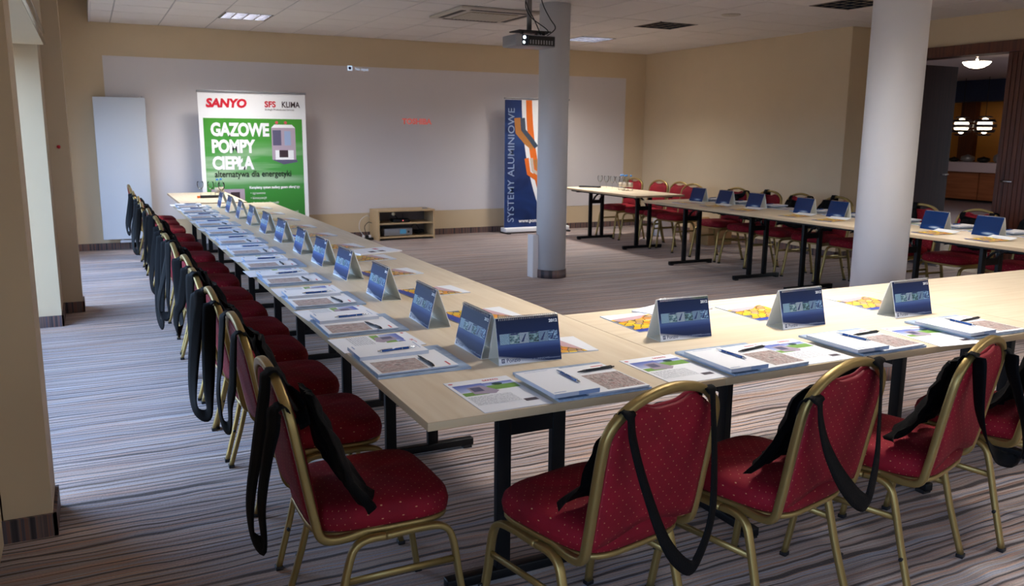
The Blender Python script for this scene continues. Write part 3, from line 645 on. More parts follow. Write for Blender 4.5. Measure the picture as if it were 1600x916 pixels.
k = MB(); k.box(.13, -.002, .018, .145, .001, .028, mat('red_led', rgb(230, 120, 120), .4, emit=rgb(255, 110, 110), estr=1)); k.build('indicator', r_)
k = MB(); k.sweep([(.17, .1, .04), (.17, .1, .11)], .006, .006, M_dark, Vx, -2); k.build('antenna', r_)
r_ = small('microphone', (3.735, 11.10, .286), 'small black microphone with round white foam head leaning over the receiver', 'microphone')
k = MB(); k.sweep([(.04, .05, -.005), (-.03, .0, .06)], .018, .018, M_dark, Vx, -1); k.build('handle', r_)
k = MB(); k.lathe([(0, -.028), (.02, -.018), (.028, 0), (.02, .018), (0, .028)], mat('foam', rgb(200, 190, 160), .9), n=14); k.v = [v+Vector((-.045, -.01, .072)) for v in k.v]; k.build('head', r_)
r_ = small('cable_coil', (4.04, 11.12, .051), 'black coiled cable beside the amplifier in the cabinet', 'cable')
k = MB(); k.sweep([(.08+.075*math.cos(a*.4), .12+.06*math.sin(a*.4)+.004*a*.2, .012+.004*(a % 5)+ (0.03 if a > 30 else 0)) for a in range(48)], .012, .012, M_dark, Vz, -2); k.sweep(smooth_path([(.02, .2, .01), (.0, .22, .09), (.05, .23, .13), (.1, .22, .08), (.12, .2, .01)]), .01, .01, M_dark, Vx, -2); k.build('coil', r_)
k = MB(); k.box(0, 0, 0, .07, .03, .018, M_grey, .004); o = k.build('remote_control'); o.location = (4.13, 11.12, H+.001); tag(o, 'small grey remote control lying on top of the beech cabinet', 'remote')
r_ = small('power_strip', (3.28, 11.2, 0), 'power strip with white and black plugs left of the beech cabinet', 'power strip')
k = MB(); k.box(-.02, -.03, 0, .15, .03, .035, M_dark, .006); k.build('strip', r_)
for i in range(3):
    k = MB(); k.box(.0+i*.045, -.02, .035, .03+i*.045, .015, .07, M_white if i != 1 else M_dark, .004); k.build('plug', r_)
for i, P_ in enumerate(([(.02, 0, .06), (-.04, 0, .16), (-.02, .02, .27), (.08, .06, .33), (.15, .15, .30)], [(.06, 0, .06), (.04, .02, .18), (.10, .04, .24), (.17, .12, .22)], [(.1, 0, .06), (.02, -.05, .03), (-.08, -.04, .01), (-.12, .05, .01), (.12, .2, .02)])):
    k = MB(); k.sweep(smooth_path(P_), .009, .009, M_white if i == 0 else M_dark, Vy, -2); k.build('cable', r_)

# ------------------------------------------------------------------ folding tables
def table(x0, x1, y0, y1, lab, along='y', inset=.36, grp='folding tables of the U shape'):
    cx, cy = (x0+x1)/2, (y0+y1)/2
    L, Wd = (y1-y0, x1-x0) if along == 'y' else (x1-x0, y1-y0)
    rz = 0 if along == 'y' else -PI/2
    root = tag(empty('folding_table', (cx, cy, 0), rz), lab, 'table', grp)     # local: length along y, width along x
    g = .0006; k = MB(); th = .024
    hx, hy = Wd/2-g, L/2-g
    k.box(-hx, -hy, T-th, hx, hy, T-.0005, M_edge, .0015)
    k.poly([(-hx+.001, -hy+.001, T), (hx-.001, -hy+.001, T), (hx-.001, hy-.001, T), (-hx+.001, hy-.001, T)], M_maple, [(-hy, -hx+cx), (-hy, hx+cx), (hy, hx+cx), (hy, -hx+cx)])
    k.build('tabletop', root)
    fl = min(.30, Wd/2-.07); ux = min(.10, Wd*.13)
    for s in (-1, 1):
        y = s*(L/2-inset)
        for q in (-1, 1):
            k = MB(); k.box(q*ux-.024, y-.015, .035, q*ux+.024, y+.015, T-.05, M_black, .003); k.build('leg', root)
        k = MB(); k.box(-fl, y-.02, .012, fl, y+.02, .046, M_black, .005)
        for q in (-1, 1): k.box(q*(fl-.03)-.02, y-.022, 0, q*(fl-.03)+.02, y+.022, .016, M_dark)
        k.build('foot_bar', root)
        k = MB(); k.box(-ux, y-.012, .50, ux, y+.012, .55, M_black); k.build('crossbar', root)
        k = MB(); k.box(-fl-.02, y-.02, T-.052, fl+.02, y+.02, T-th, M_black); k.build('top_rail', root)
        for q in (-1, 1):
            k = MB(); k.sweep([(q*ux*.55, y, .54), (q*ux*.55, y-s*.05, .60), (q*ux*.55, y-s*.17, T-.05)], .026, .010, M_black, Vx, 0)
            k.sweep([(q*ux*.55-.018, y-s*.012, .56), (q*ux*.55-.018, y-s*.012, .60), (q*ux*.55+.018, y-s*.012, .60), (q*ux*.55+.018, y-s*.012, .56)], .006, .006, M_chrome, Vy, -2); k.build('folding_brace', root)
    for q in (-1, 1):
        k = MB(); k.box(q*(Wd/2-.11)-.012, -L/2+.12, T-.05, q*(Wd/2-.11)+.012, L/2-.12, T-th, M_black); k.build('side_rail', root)
XL, XI = .735, 1.716
table(XL, XI, 1.96, 3.836, 'pale maple folding table forming the near left corner')
table(XL, XI, 3.836, 5.63, 'pale maple folding table second from the near corner, left row')
table(XL, XI, 5.63, 7.42, 'pale maple folding table third from the near corner, left row')
table(XL, XI, 7.42, 9.215, 'pale maple folding table farthest in the left row')
table(.82, 1.49, 9.37, 11.0, 'narrower maple folding table behind the left row, before the green banner', grp='head tables at the back')
table(XI, 3.373, 1.96, 2.975, 'pale maple folding table with two calendars in the near row', 'x')
table(3.373, 5.03, 1.96, 2.975, 'empty maple folding table at the right end of the near row', 'x')
XR0, XR1 = 5.66, 6.56
table(XR0, XR1, 6.25, 8.05, 'pale maple folding table farthest in the right row')
table(XR0, XR1, 4.45, 6.25, 'pale maple folding table partly hidden by the thick column, right row')
table(XR0, XR1, 2.65, 4.45, 'pale maple folding table right of the thick column, right row')
table(6.0, 6.74, 8.66, 10.52, 'narrower maple folding table with bottles at the back right', grp='head tables at the back')

# ------------------------------------------------------------------ banquet chair
def backy(z): return -.185-.075*max(0, (z-.42))/.41
def make_chair():
    root = empty('banquet_chair', (0, 0, 0))
    # seat cushion
    k = MB(); n = 40; rings = [(0, .392), (.90, .392), (.985, .402), (1.0, .425), (.975, .447), (.90, .462), (.72, .470), (.4, .474), (0, .475)]
    base = len(k.v)
    def outl(a):
        c, s = math.cos(a), math.sin(a); e_ = .44
        x = .213*math.copysign(abs(c)**e_, c); y = .205*math.copysign(abs(s)**e_, s)
        x *= 1-.09*(.5-y/.41); return x, y+.012
    for r, z in rings:
        for i in range(n):
            x, y = outl(2*PI*i/n); k.v.append(Vector((x*r, .012+(y-.012)*r, z+(.004*math.cos(3*x*7) if 0 < r < .9 and z > .46 else 0))))
    for j in range(len(rings)-1):
        for i in range(n):
            i2 = (i+1) % n; q = [base+j*n+i, base+j*n+i2, base+(j+1)*n+i2, base+(j+1)*n+i]
            k.face(q, M_red, [(k.v[t].x, k.v[t].y) for t in q] if j >= 5 else [((i+d_)*.0385, k.v[t].z) for t, d_ in zip(q, (0, 1, 1, 0))], True)
    k.build('seat', root)
    # backrest panel
    k = MB(); nx, nz = 18, 12
    def arch(x): return .835-.098*(abs(x)/.2)**2.4
    def zt(x): return arch(x)-.014-.034*math.exp(-(x/.075)**4)
    def zb(x): return .425+.035*math.exp(-(x/.10)**2)
    for side in (1, -1):
        base = len(k.v)
        for i in range(nx+1):
            x = -.186+.372*i/nx
            for j in range(nz+1):
                t = j/nz; z = zb(x)+(zt(x)-zb(x))*t; ex = min(1, (1-abs(x)/.19)*6, ) if abs(x) < .19 else 0; ez = min(1, t*8, (1-t)*8)
                y = backy(z)+side*(.008+(.017 if side > 0 else .008)*math.sqrt(max(0, ex*ez)))
                k.v.append(Vector((x, y, z)))
        for i in range(nx):
            for j in range(nz):
                q = [base+i*(nz+1)+j, base+(i+1)*(nz+1)+j, base+(i+1)*(nz+1)+j+1, base+i*(nz+1)+j+1]
                if side > 0: q.reverse()
                k.face(q, M_red, [(k.v[t].x, k.v[t].z) for t in q], True)
    N1 = (nx+1)*(nz+1)
    for i in range(nx):
        for j in (0, nz):
            q = [i*(nz+1)+j, (i+1)*(nz+1)+j, N1+(i+1)*(nz+1)+j, N1+i*(nz+1)+j]; k.face(q if j == 0 else q[::-1], M_pipe, None, True)
    for j in range(nz):
        for i in (0, nx):
            q = [i*(nz+1)+j, i*(nz+1)+j+1, N1+i*(nz+1)+j+1, N1+i*(nz+1)+j]; k.face(q[::-1] if i == 0 else q, M_pipe, None, True)
    bk = k.build('backrest', root)
    # piping along the handle dip
    k = MB(); k.sweep([(x_/100, backy(zt(x_/100))+.012, zt(x_/100)+.001) for x_ in range(-13, 14)], .011, .011, M_pipe, Vy, -2); k.build('piping', bk)
    # gold back frame
    side = [(-.175, .02, .392), (-.185, -.06, .385), (-.195, -.13, .383), (-.2, -.175, .40), (-.202, backy(.46), .46), (-.203, backy(.56), .56), (-.204, backy(.68), .68), (-.197, backy(.745), .745), (-.165, backy(.79), .787), (-.10, backy(.82), .82), (0, backy(.835), .835)]
    full = side+[(-p[0], p[1], p[2]) for p in side[-2::-1]]
    pts = smooth_path(full, 4); k = MB()
    sd = []
    for p in pts: sd.append(Vy if p.z > .5 else (Vy*(p.z-.4)*10+Vz*(1-(p.z-.4)*10) if p.z > .4 else Vz))
    sd = []
    for i, p in enumerate(pts):
        t = (pts[min(i+1, len(pts)-1)]-pts[max(i-1, 0)]).normalized(); a = t.cross(Vx if abs(t.x) < .75 and p.z < .8 else Vz); sd.append(Vector((0, 1, .15)) if p.z > .44 else (Vector((0, t.z, -t.y)) if p.x < 0 else Vector((0, -t.z, t.y))))
    for i in range(len(sd)):
        if i and sd[i].dot(sd[i-1]) < 0: sd[i] = -sd[i]
    k.sweep(pts, .024, .024, M_gold, sd, 2); k.build('back_frame', root)
    # seat rim
    k = MB(); pr = [outl(2*PI*i/32) for i in range(32)]
    k.sweep([(x*.95, y*.95, .388) for x, y in pr], .016, .012, M_gold, Vz, 1, closed=True); k.build('seat_frame', root)
    # legs: each side an inverted U, split in two
    for s in (-1, 1):
        x0, x1 = s*.205, s*.222
        fr = smooth_path([(x0, 0, .372), (x0, .10, .375), (x0, .165, .366), (x0*1.01, .195, .325), (x0*1.03, .215, .2), (x1, .245, .012)], 5)
        re = smooth_path([(x0, 0, .372), (x0, -.05, .372), (x0, -.085, .355), (x0*1.01, -.105, .31), (x0*1.03, -.14, .17), (x1, -.185, .012)], 5)
        for P_ in (fr, re):
            k = MB(); k.sweep(P_, .026, .019, M_gold, Vx, 2); lg = k.build('leg', root)
            k = MB(); e_ = P_[-1]; k.box(e_.x-.014, e_.y-.012, 0, e_.x+.014, e_.y+.012, .014, M_dark, .002); k.build('foot_cap', lg)
        k = MB(); k.sweep([(x0*1.02, .203, .262), (x0*1.02, -.118, .262)], .012, .020, M_gold, Vx, 1); k.build('stretcher', root)
        for y, z in ((.222, .16), (-.15, .14)):
            k = MB(); k.sweep([(s*.222, y, z), (s*.237, y, z)], .012, .012, M_dark, Vz, -2); k.build('bumper', root)
    return root
proto = make_chair(); protoT = tree(proto); used = [False]
def chair(x, y, rz, lab, grp):
    if not used[0]: o = proto; used[0] = True
    else: o = copy_tree(protoT)
    o.location = (x, y, 0); o.rotation_euler = (0, 0, rz); return tag(o, lab, 'chair', grp)

# ------------------------------------------------------------------ tote bag hung on a chair back
def bag(x, y, rz, seed, lab, grp, kind=0, ub=.42, off=0, sx=(-.13, .14, .03), sw=.054):
    R = random.Random(seed); root = tag(empty('tote_bag', (x, y, 0), rz), lab, 'bag', grp)
    # body: crumpled double sheet in front of the backrest
    k = MB(); nx, nz = 16, 16
    c_top = off+R.uniform(-.03, .03); c_bot = off+R.uniform(-.04, .04)
    wt, wb = (R.uniform(.20, .26), R.uniform(.38, .44)) if kind == 0 else (R.uniform(.10, .14), R.uniform(.34, .40))
    zt_, zb_ = (.765 if kind == 0 else .80), .505+R.uniform(-.01, .02)
    ph = R.uniform(0, 50)
    for sd in (0, 1):
        for i in range(nx+1):
            u = i/nx
            for j in range(nz+1):
                v = j/nz; ww = wt+(wb-wt)*v**.75; xx = c_top+(c_bot-c_top)*v+(u-.5)*ww+.012*mnoise.noise(Vector((ph, v*4, u)))
                z = zt_+(zb_-zt_)*v+.022*mnoise.noise(Vector((u*3.2, ph, 1)))*v+.012*mnoise.noise(Vector((u*9, ph, 4)))*v
                f = .018*math.sin(u*13+ph+2.2*v)*(.35+v*.8)+.022*mnoise.noise(Vector((u*5, v*5, ph)))
                e_ = math.sin(PI*min(1, max(0, u)))**.5
                yb = backy(z)+.040+.03*v+max(0, v-.72)*.11
                yy = yb+abs(f)+.010+(sd*(.016+.03*v)*e_)
                k.v.append(Vector((xx, yy, max(z, .48+ (0.0 if v < 1 else 0)))))
    N1 = (nx+1)*(nz+1)
    for sd in (0, 1):
        for i in range(nx):
            for j in range(nz):
                q = [sd*N1+i*(nz+1)+j, sd*N1+(i+1)*(nz+1)+j, sd*N1+(i+1)*(nz+1)+j+1, sd*N1+i*(nz+1)+j+1]; k.face(q if sd == 0 else q[::-1], M_bag, None, True)
    for i in range(nx):
        for j in (0, nz): q = [i*(nz+1)+j, (i+1)*(nz+1)+j, N1+(i+1)*(nz+1)+j, N1+i*(nz+1)+j]; k.face(q, M_bag, None, True)
    for j in range(nz):
        for i in (0, nx): q = [i*(nz+1)+j, i*(nz+1)+j+1, N1+i*(nz+1)+j+1, N1+i*(nz+1)+j]; k.face(q, M_bag, None, True)
    k.build('bag_body', root)
    # strap: over one shoulder, hanging straight down behind in a loop, over the other
    if kind == 0: xl, xr = sx[0]+R.uniform(-.01, .01), sx[1]+R.uniform(-.01, .01); xu = sx[2]
    else: xl, xr = off-.045, off+.05; xu = off+R.uniform(-.01, .02)
    def top(x): return .835-.098*(abs(x)/.2)**2.4+.016
    yh = backy(.80)-.030; o1, o2 = R.uniform(.0, .06), R.uniform(.0, .06)
    P_ = [(c_top-.03, backy(.74)+.05, .74), (xl*.9, backy(.80)+.035, top(xl)-.05), (xl, backy(.82)+.012, top(xl)), (xl-.002, backy(.82)-.018, top(xl)-.004), (xl, yh, top(xl)-.06),
          (xl+(xu-xl)*.10, yh-o1*.5, .63), (xl+(xu-xl)*.40, yh-o1, ub+.10), (xu-.028, yh-o1, ub+.010), (xu+.028, yh-o2, ub+.006), (xr+(xu-xr)*.30, yh-o2, ub+.11),
          (xr+(xu-xr)*.08, yh-o2*.5, .63), (xr+.002, yh, top(xr)-.06), (xr+.002, backy(.82)-.018, top(xr)-.004), (xr, backy(.82)+.012, top(xr)), (xr*.9, backy(.80)+.035, top(xr)-.05), (c_top+.03, backy(.74)+.05, .74)]
    pts = smooth_path(P_, 5); sd = []; n = len(pts); ws = []
    tw = R.uniform(.3, 1.2)
    for i, p in enumerate(pts):
        t = (pts[min(i+1, n-1)]-pts[max(i-1, 0)]).normalized(); s_ = i/(n-1)
        N = t.cross(Vy)
        if N.length < .35: N = Vx*(1 if s_ < .5 else -1)
        else: N.normalize()
        a = tw*math.sin(s_*2*PI)*(1 if .2 < s_ < .8 else .15); N = N*math.cos(a)+Vy*math.sin(a)*.8
        if sd and N.dot(sd[-1]) < 0: N = -N
        sd.append(N.normalized()); ws.append(sw*(1+.25*mnoise.noise(Vector((seed, s_*7, 0)))))
    k = MB(); k.sweep(pts, ws, .005, M_bag, sd, 1); k.build('strap', root)
    return root

# left row chairs (face +x)
LY = [2.27, 2.92, 3.46, 3.98, 4.45, 4.95, 5.45, 6.02, 6.6, 7.28, 7.95, 8.65, 9.45, 10.05, 10.62]
rr = random.Random(11)
GL, GN, GR = 'red chairs along the left table row', 'red chairs along the near table row', 'red chairs along the right table row'
BL, BN, BR = 'black tote bags on the left row chairs', 'black tote bags on the near row chairs', 'black tote bags on the right row chairs'
for i, y in enumerate(LY):
    x = .65+rr.uniform(-.012, .012); a = -PI/2+rr.uniform(-.05, .05)
    who = 'nearest' if i == 0 else ('farthest' if i == 14 else ORD[i]+' from the camera')
    bagd = 'with bag' if i < 13 else 'with bare back'
    chair(x, y, a, 'red banquet chair %s, %s, left row' % (bagd, who), GL)
    if i < 13:
        kd = 1 if i in (0, 3, 5, 8) else 0
        bag(x, y, a, 20+i, 'black tote bag hanging on the chair %s in the left row' % who, BL, kd, ub=[.40, .46, .34, .36, .47, .42, .30, .40, .44, .38, .42, .4, .42][i], off=(.135 if i in (0, 3) else (-.1 if kd else 0)))
# near row chairs (face +y)
for i, (x, y, a, lab, bl) in enumerate(((1.20, 1.885, .20, 'red banquet chair first from the left in the near row', 'black tote bag with long strap loop down the leftmost near row chair back'),
    (1.80, 1.86, .22, 'red banquet chair second from the left in the near row', 'black tote bag on the second near row chair, strap looped to its seat level'),
    (2.38, 1.87, .30, 'red banquet chair third from the left in the near row', 'black tote bag draped over the left shoulder of the third near row chair'),
    (3.0, 1.95, .2, 'red banquet chair at the right edge of the picture, pushed under the near row', 'black tote bag at the right edge of the picture on the fourth near row chair'))):
    chair(x, y, a, lab, GN); bag(x, y, a, 60+i, bl, BN, 0, ub=[.375, .43, .42, .42][i], sx=[(-.16, .135, .03), (-.185, .12, .04), (-.13, .185, .15), (-.13, .14, 0)][i], sw=[.040, .060, .05, .05][i])
# right row chairs (face -x)
RY = [10.25, 9.65, 9.2, 8.75, 7.92, 7.37, 6.90, 6.38, 5.87, 5.38, 4.80, 4.22, 3.62]
for i, y in enumerate(RY):
    x = 6.69+rr.uniform(-.012, .012)+(.13 if i < 3 else 0); a = PI/2+rr.uniform(-.06, .06)
    who = 'farthest' if i == 0 else ORD[i]+' from the back wall'
    chair(x, y, a, 'red banquet chair %s, %s, right row' % ('with bag' if i > 3 else 'with bare back', who), GR)
    if i > 3: bag(x, y, a, 80+i, 'black tote bag hanging on the chair %s in the right row' % who, BR, 1 if i % 2 else 0, ub=.46, off=(.11 if i % 2 else 0))

# ------------------------------------------------------------------ things laid on the tables
def thing_box(name, w_, d_, h_, mtop, medge, extra=None):
    k = MB(); k.box(-w_/2, -d_/2, 0, w_/2, d_/2, h_-.0003, medge)
    k.poly([(-w_/2, -d_/2, h_), (w_/2, -d_/2, h_), (w_/2, d_/2, h_), (-w_/2, d_/2, h_)], mtop, [(0, 0), (1, 0), (1, 1), (0, 1)])
    if extra: extra(k, w_, d_, h_)
    return k.build(name)
def rq(k, x0, y0, x1, y1, z, m): k.poly([(x0, y0, z), (x1, y0, z), (x1, y1, z), (x0, y1, z)], m, [(0, 0), (1, 0), (1, 1), (0, 1)])
def mk_flyer():
    def ex(k, w_, d_, h_):
        z = h_+.0003
        rq(k, -.095, .035, .0, .105, z, M_sky); rq(k, -.095, .0, -.02, .03, z, M_grass); rq(k, -.0, .03, .095, .072, z, M_grass); rq(k, .0, .072, .095, .100, z, M_sky)
        k.poly([(-.062, .01, z+.0003), (.0, -.002, z+.0003), (.02, .02, z+.0003), (-.015, .085, z+.0003), (-.062, .075, z+.0003)], M_unit)
        rq(k, -.055, .03, -.022, .07, z+.0005, M_unitd); k.poly([(.04+.018*math.cos(a), .080+.012*math.sin(a), z+.0005) for a in [i*PI/4 for i in range(8)]], M_tree)
        rq(k, -.095, -.09, .04, -.012, z, M_lines); rq(k, .045, -.105, .085, -.082, z, M_darkp)
        k.poly([(-.09+.008*math.cos(a), .128+.006*math.sin(a), z) for a in [i*PI/4 for i in range(8)]], M_pinkp)
    o = thing_box('flyer', .21, .297, .0015, M_paper, M_paper2, ex)
    text('SANYO', M_redp, o, Matrix.Translation((.012, .119, .0022)), .016, 'lettering', bold=.0005)
    return o
def mk_folder():
    def ex(k, w_, d_, h_): k.box(-w_/2+.003, -d_/2+.003, .0015, w_/2-.02, d_/2-.02, h_-.0012, M_paper2)
    return thing_box('folder', .31, .305, .007, M_folder, M_folder, ex)
def mk_brochure():
    o = thing_box('brochure', .21, .265, .005, M_paper, M_paper2, lambda k, w_, d_, h_: (rq(k, -.03, -.118, .10, .035, h_+.0003, M_brown), rq(k, .05, .105, .095, .112, h_+.0003, M_pinkp)))
    return o
def mk_pad():
    def ex(k, w_, d_, h_):
        rq(k, -.05, d_/2-.014, .03, d_/2-.011, h_+.0003, M_lblue); rq(k, -.068, -d_/2+.010, -.03, -d_/2+.015, h_+.0003, M_lblue); k.box(.005, -d_/2-.0006, .0, w_/2, -d_/2, h_, M_lblue)
    return thing_box('notepad', .15, .235, .012, M_paper, M_paper2, ex)
def mk_pen(col, tip):
    root = empty('ballpoint_pen', (0, 0, 0))
    def lat(pr, m, nm, n=12):
        k = MB(); k.lathe(pr, m, n=n); k.v = [Vector((v.x*.75, v.z, v.y*.75+.0045)) for v in k.v]; return k.build(nm, root)
    lat([(.0055, -.045), (.0055, .05), (.0048, .055)], col, 'barrel'); lat([(.001, -.07), (.0022, -.066), (.0052, -.046), (.0057, -.044), (.0057, -.041)], tip, 'tip'); lat([(.0057, .055), (.0057, .060), (.003, .061), (.003, .069), (0, .070)], tip, 'push_button'); lat([(.0058, -.018), (.0058, -.016)], tip, 'ring'); 
    k = MB(); k.box(-.0014, .018, .0084, .0014, .057, .0098, tip); k.build('clip', root)
    return root
def mk_calendar():
    root = empty('desk_calendar', (0, 0, 0)); W_, H_, Dp_ = .225, .148, .090; ya = .036    # front base edge at y=0, apex at ya
    th = .0022; fn = Vector((0, -H_, -ya*1.0)).normalized()
    def panel(name, y0, z0, y1, z1, nout, mo, mi):
        k = MB(); n = Vector((0, nout[0], nout[1])).normalized()*th
        a, b_, c, d_ = Vector((-W_/2, y0, z0)), Vector((W_/2, y0, z0)), Vector((W_/2, y1, z1)), Vector((-W_/2, y1, z1))
        ord_ = lambda p, flip: p[::-1] if flip else p
        fl = nout[0] > 0
        k.poly([a+n, b_+n, c+n, d_+n] if not fl else [b_+n, a+n, d_+n, c+n], mo, [(0, 0), (1, 0), (1, 1), (0, 1)])
        k.poly([d_, c, b_, a] if not fl else [a, b_, c, d_], mi)
        for p, q in ((a, b_), (b_, c), (c, d_), (d_, a)): k.poly([p, q, q+n, p+n], M_paper)
        return k.build(name, root), n
    f, n = panel('front_panel', 0, .002, ya, H_, (-H_, ya), M_cal, M_inner)
    panel('back_panel', Dp_, .002, ya+.004, H_, (H_, Dp_-ya), M_calb, M_inner)
    k = MB(); k.box(-W_/2, .0, .0, W_/2, Dp_, .0018, M_inner); k.build('base', root)
    # front print
    ex = Vx; ey = Vector((0, ya, H_-.002)).normalized(); Lz = Vector((0, ya, H_-.002)).length
    def F(u, v, lift=.0006): return Vector((-W_/2+u*W_, 0, .002))+ey*(v*Lz)+n+n.normalized()*lift
    for i in range(6):
        k = MB(); u0 = .04+i*.155; u1 = u0+.15; k.poly([F(u0, .43), F(u1, .43), F(u1, .66), F(u0, .66)], M_pics[i], [(0, 0), (1, 0), (1, 1), (0, 1)])
        if i in (1, 3): k.poly([F(u0+.01, .62, .0009), F(u1-.01, .62, .0009), F(u1-.02, .655, .0009), F(u0+.02, .655, .0009)], M_navyp)
        if i in (2, 4, 5): k.poly([F(u0+.02, .46, .0009), F(u0+.06, .46, .0009), F(u0+.11, .63, .0009), F(u0+.095, .63, .0009)], M_navyp)
        k.build('photo', f)
    Rm = Matrix((Vx, ey, Vx.cross(ey))).transposed().to_4x4()
    def ft(s, u, v, size, m, **kw): R_ = Rm.copy(); R_.translation = F(u, v, .0009); return text(s, m, f, R_, size, 'lettering', **kw)
    ft('2012', .84, .84, .0135, M_whitep, bold=.0006, xs=1.15); ft('Ponzio', .115, .045, .018, M_navyp, bold=.0002); ft('SYSTEMY ALUMINIOWE', .36, .045, .0085, M_lblue, xs=1.1); ft('www.ponzio.pl', .80, .05, .006, M_lblue, xs=1.1)
    k = MB(); k.poly([F(.04, .04), F(.09, .04), F(.09, .13), F(.04, .13)], M_navyp); k.poly([F(.052, .06, .0009), F(.078, .06, .0009), F(.078, .11, .0009), F(.052, .11, .0009)], M_whitep); k.poly([F(.062, .06, .0011), F(.07, .06, .0011), F(.074, .1, .0011), F(.058, .1, .0011)], M_navyp); k.build('emblem', f)
    # wire binding
    k = MB()
    for i in range(30):
        x = -W_/2+.008+i*(W_-.016)/29
        for dx in (0, .0018): k.sweep([(x+dx, ya-.006+.0085*math.cos(a)+.004, H_-.001+.0075*math.sin(a)) for a in [PI*q/3.0-.4 for q in range(5)]], .0009, .0009, M_chrome, Vx, 0, cap=False)
    k.build('wire_binding', root)
    return root
def mk_booklet():
    k = MB(); w_, d_, h_ = .21, .295, .004
    k.box(-w_/2, -d_/2, 0, w_/2, d_/2, h_-.0003, M_paper2)
    z = h_
    k.poly([(-w_/2, -d_/2, z), (w_/2, -d_/2, z), (w_/2, -d_/2+.05, z), (-w_/2, -d_/2+.03, z)], M_bluep)
    k.poly([(-w_/2, -d_/2+.03, z), (w_/2, -d_/2+.05, z), (w_/2, d_/2-.04, z), (-w_/2, d_/2-.085, z)], M_fan, [(0, 0), (1, .1), (1, .9), (0, .7)])
    k.poly([(-w_/2, d_/2-.085, z), (w_/2, d_/2-.04, z), (w_/2, d_/2, z), (-w_/2, d_/2, z)], M_whitep)
    k.poly([(-w_/2+.01, d_/2-.08, z+.0006), (w_/2-.02, d_/2-.045, z+.0006), (w_/2-.08, d_/2-.10, z+.0006), (-w_/2+.02, d_/2-.13, z+.0006)], M_lilac)
    return k.build('booklet')
def mk_curl():
    k = MB(); w_, d_ = .21, .295; n = 12
    pr = []
    for j in range(n+1):
        t = j/n; y = -d_/2+d_*t*.97; z = .003+.030*max(0, t-.55)**1.5*2.2; pr.append((y, z))
    for j in range(n):
        (y0, z0), (y1, z1) = pr[j], pr[j+1]; t0, t1 = j/n, (j+1)/n
        m = M_bluep if t1 < .12 else (M_fan if t1 < .76 else M_whitep)
        k.poly([(-w_/2, y0, z0), (w_/2, y0, z0), (w_/2, y1, z1), (-w_/2, y1, z1)], m, [(0, t0), (1, t0), (1, t1), (0, t1)], True)
        k.poly([(-w_/2, y1, z1-.0025), (w_/2, y1, z1-.0025), (w_/2, y0, z0-.0025), (-w_/2, y0, z0-.0025)], M_paper2, None, True)
    k.poly([(w_/2, pr[-1][0], pr[-1][1]-.0025), (w_/2, pr[-1][0], pr[-1][1]), (-w_/2, pr[-1][0], pr[-1][1]), (-w_/2, pr[-1][0], pr[-1][1]-.0025)], M_paper2)
    return k.build('booklet')
PRO = {}
for nm, fn in (('flyer', mk_flyer), ('folder', mk_folder), ('brochure', mk_brochure), ('notepad', mk_pad), ('bluepen', lambda: mk_pen(M_cover, M_chrome)), ('darkpen', lambda: mk_pen(M_dark, M_dark)), ('calendar', mk_calendar), ('booklet', mk_booklet), ('curl', mk_curl)):
    PRO[nm] = tree(fn())
firstuse = set()
def put(kind, x, y, z, rz, lab, cat, grp):
    if kind not in firstuse: firstuse.add(kind); o = PRO[kind][0]
    else: o = copy_tree(PRO[kind])
    o.location = (x, y, z); o.rotation_euler = (0, 0, rz); return tag(o, lab, cat, grp)
def tf(ox, oy, rz, lx, ly): return ox+lx*math.cos(rz)-ly*math.sin(rz), oy+lx*math.sin(rz)+ly*math.cos(rz)
def placeset(ox, oy, rz, where, row, rn, flyer=(-.175, .14, 0), book=True, pens=True, sq=1.0):
    j = lambda s: rn.uniform(-s, s)
    def at(kind, lx, ly, z, a, lab, cat, g):
        x, y = tf(ox, oy, rz, lx, ly*sq); put(kind, x, y, T+z, rz+a, '%s %s' % (lab, where), cat, g+' on the '+row)
    at('flyer', flyer[0]+j(.006), flyer[1]+j(.008), .0004, flyer[2]+j(.03), 'white flyer with unit photo', 'flyer', 'flyers')
    fx, fy, fa = .125+j(.008), .158+j(.005), j(.02)
    at('folder', fx, fy, .0022 if flyer[0] > -.15 else .0004, fa, 'pale blue folder', 'folder', 'folders')
    at('brochure', .165+j(.006), .137+j(.005), .0097, j(.03), 'white brochure with brown city photo', 'brochure', 'brochures')
    at('notepad', .022+j(.005), .125+j(.006), .0149, j(.03), 'blank white notepad', 'notepad', 'notepads')
    at('bluepen', .066+j(.006), .14+j(.01), .0272, PI+.06+j(.12), 'blue pen across the notepad', 'pen', 'blue pens')
    at('darkpen', .205+j(.006), .195+j(.008), .0152, -PI/2+.08+j(.12), 'black pen above the city photo', 'pen', 'black pens')
rn = random.Random(5)
SETY = [2.67+(.566)*k for k in range(12)]
SETY = [v+.088 for v in (2.582, 3.154, 3.70, 4.30, 4.86, 5.42, 5.95, 6.52, 7.13, 7.75, 8.33, 8.88)]
for i, y in enumerate(SETY):
    where = 'at the %s place of the left row' % ('nearest' if i == 0 else (ORD[i] if i < 11 else 'farthest'))
    placeset(XL-.003, y-.0, -PI/2, where, 'left row', rn, flyer=(-.175+(.02 if i else 0), .14+rn.uniform(-.02, .01), .05 if i % 3 == 1 else 0))
CY = [2.585, 3.07, 3.656, 4.241, 4.74, 5.249, 5.846, 6.418, 7.03, 7.608, 8.2, 8.761]
for i, y in enumerate(CY):
    put('calendar', 1.118, y, T+.0003, -PI/2+rn.uniform(-.05, .05), 'blue desk calendar standing %s in the left row' % ('nearest' if i == 0 else (ORD[i] if i < 11 else 'farthest')), 'calendar', 'desk calendars on the left row')
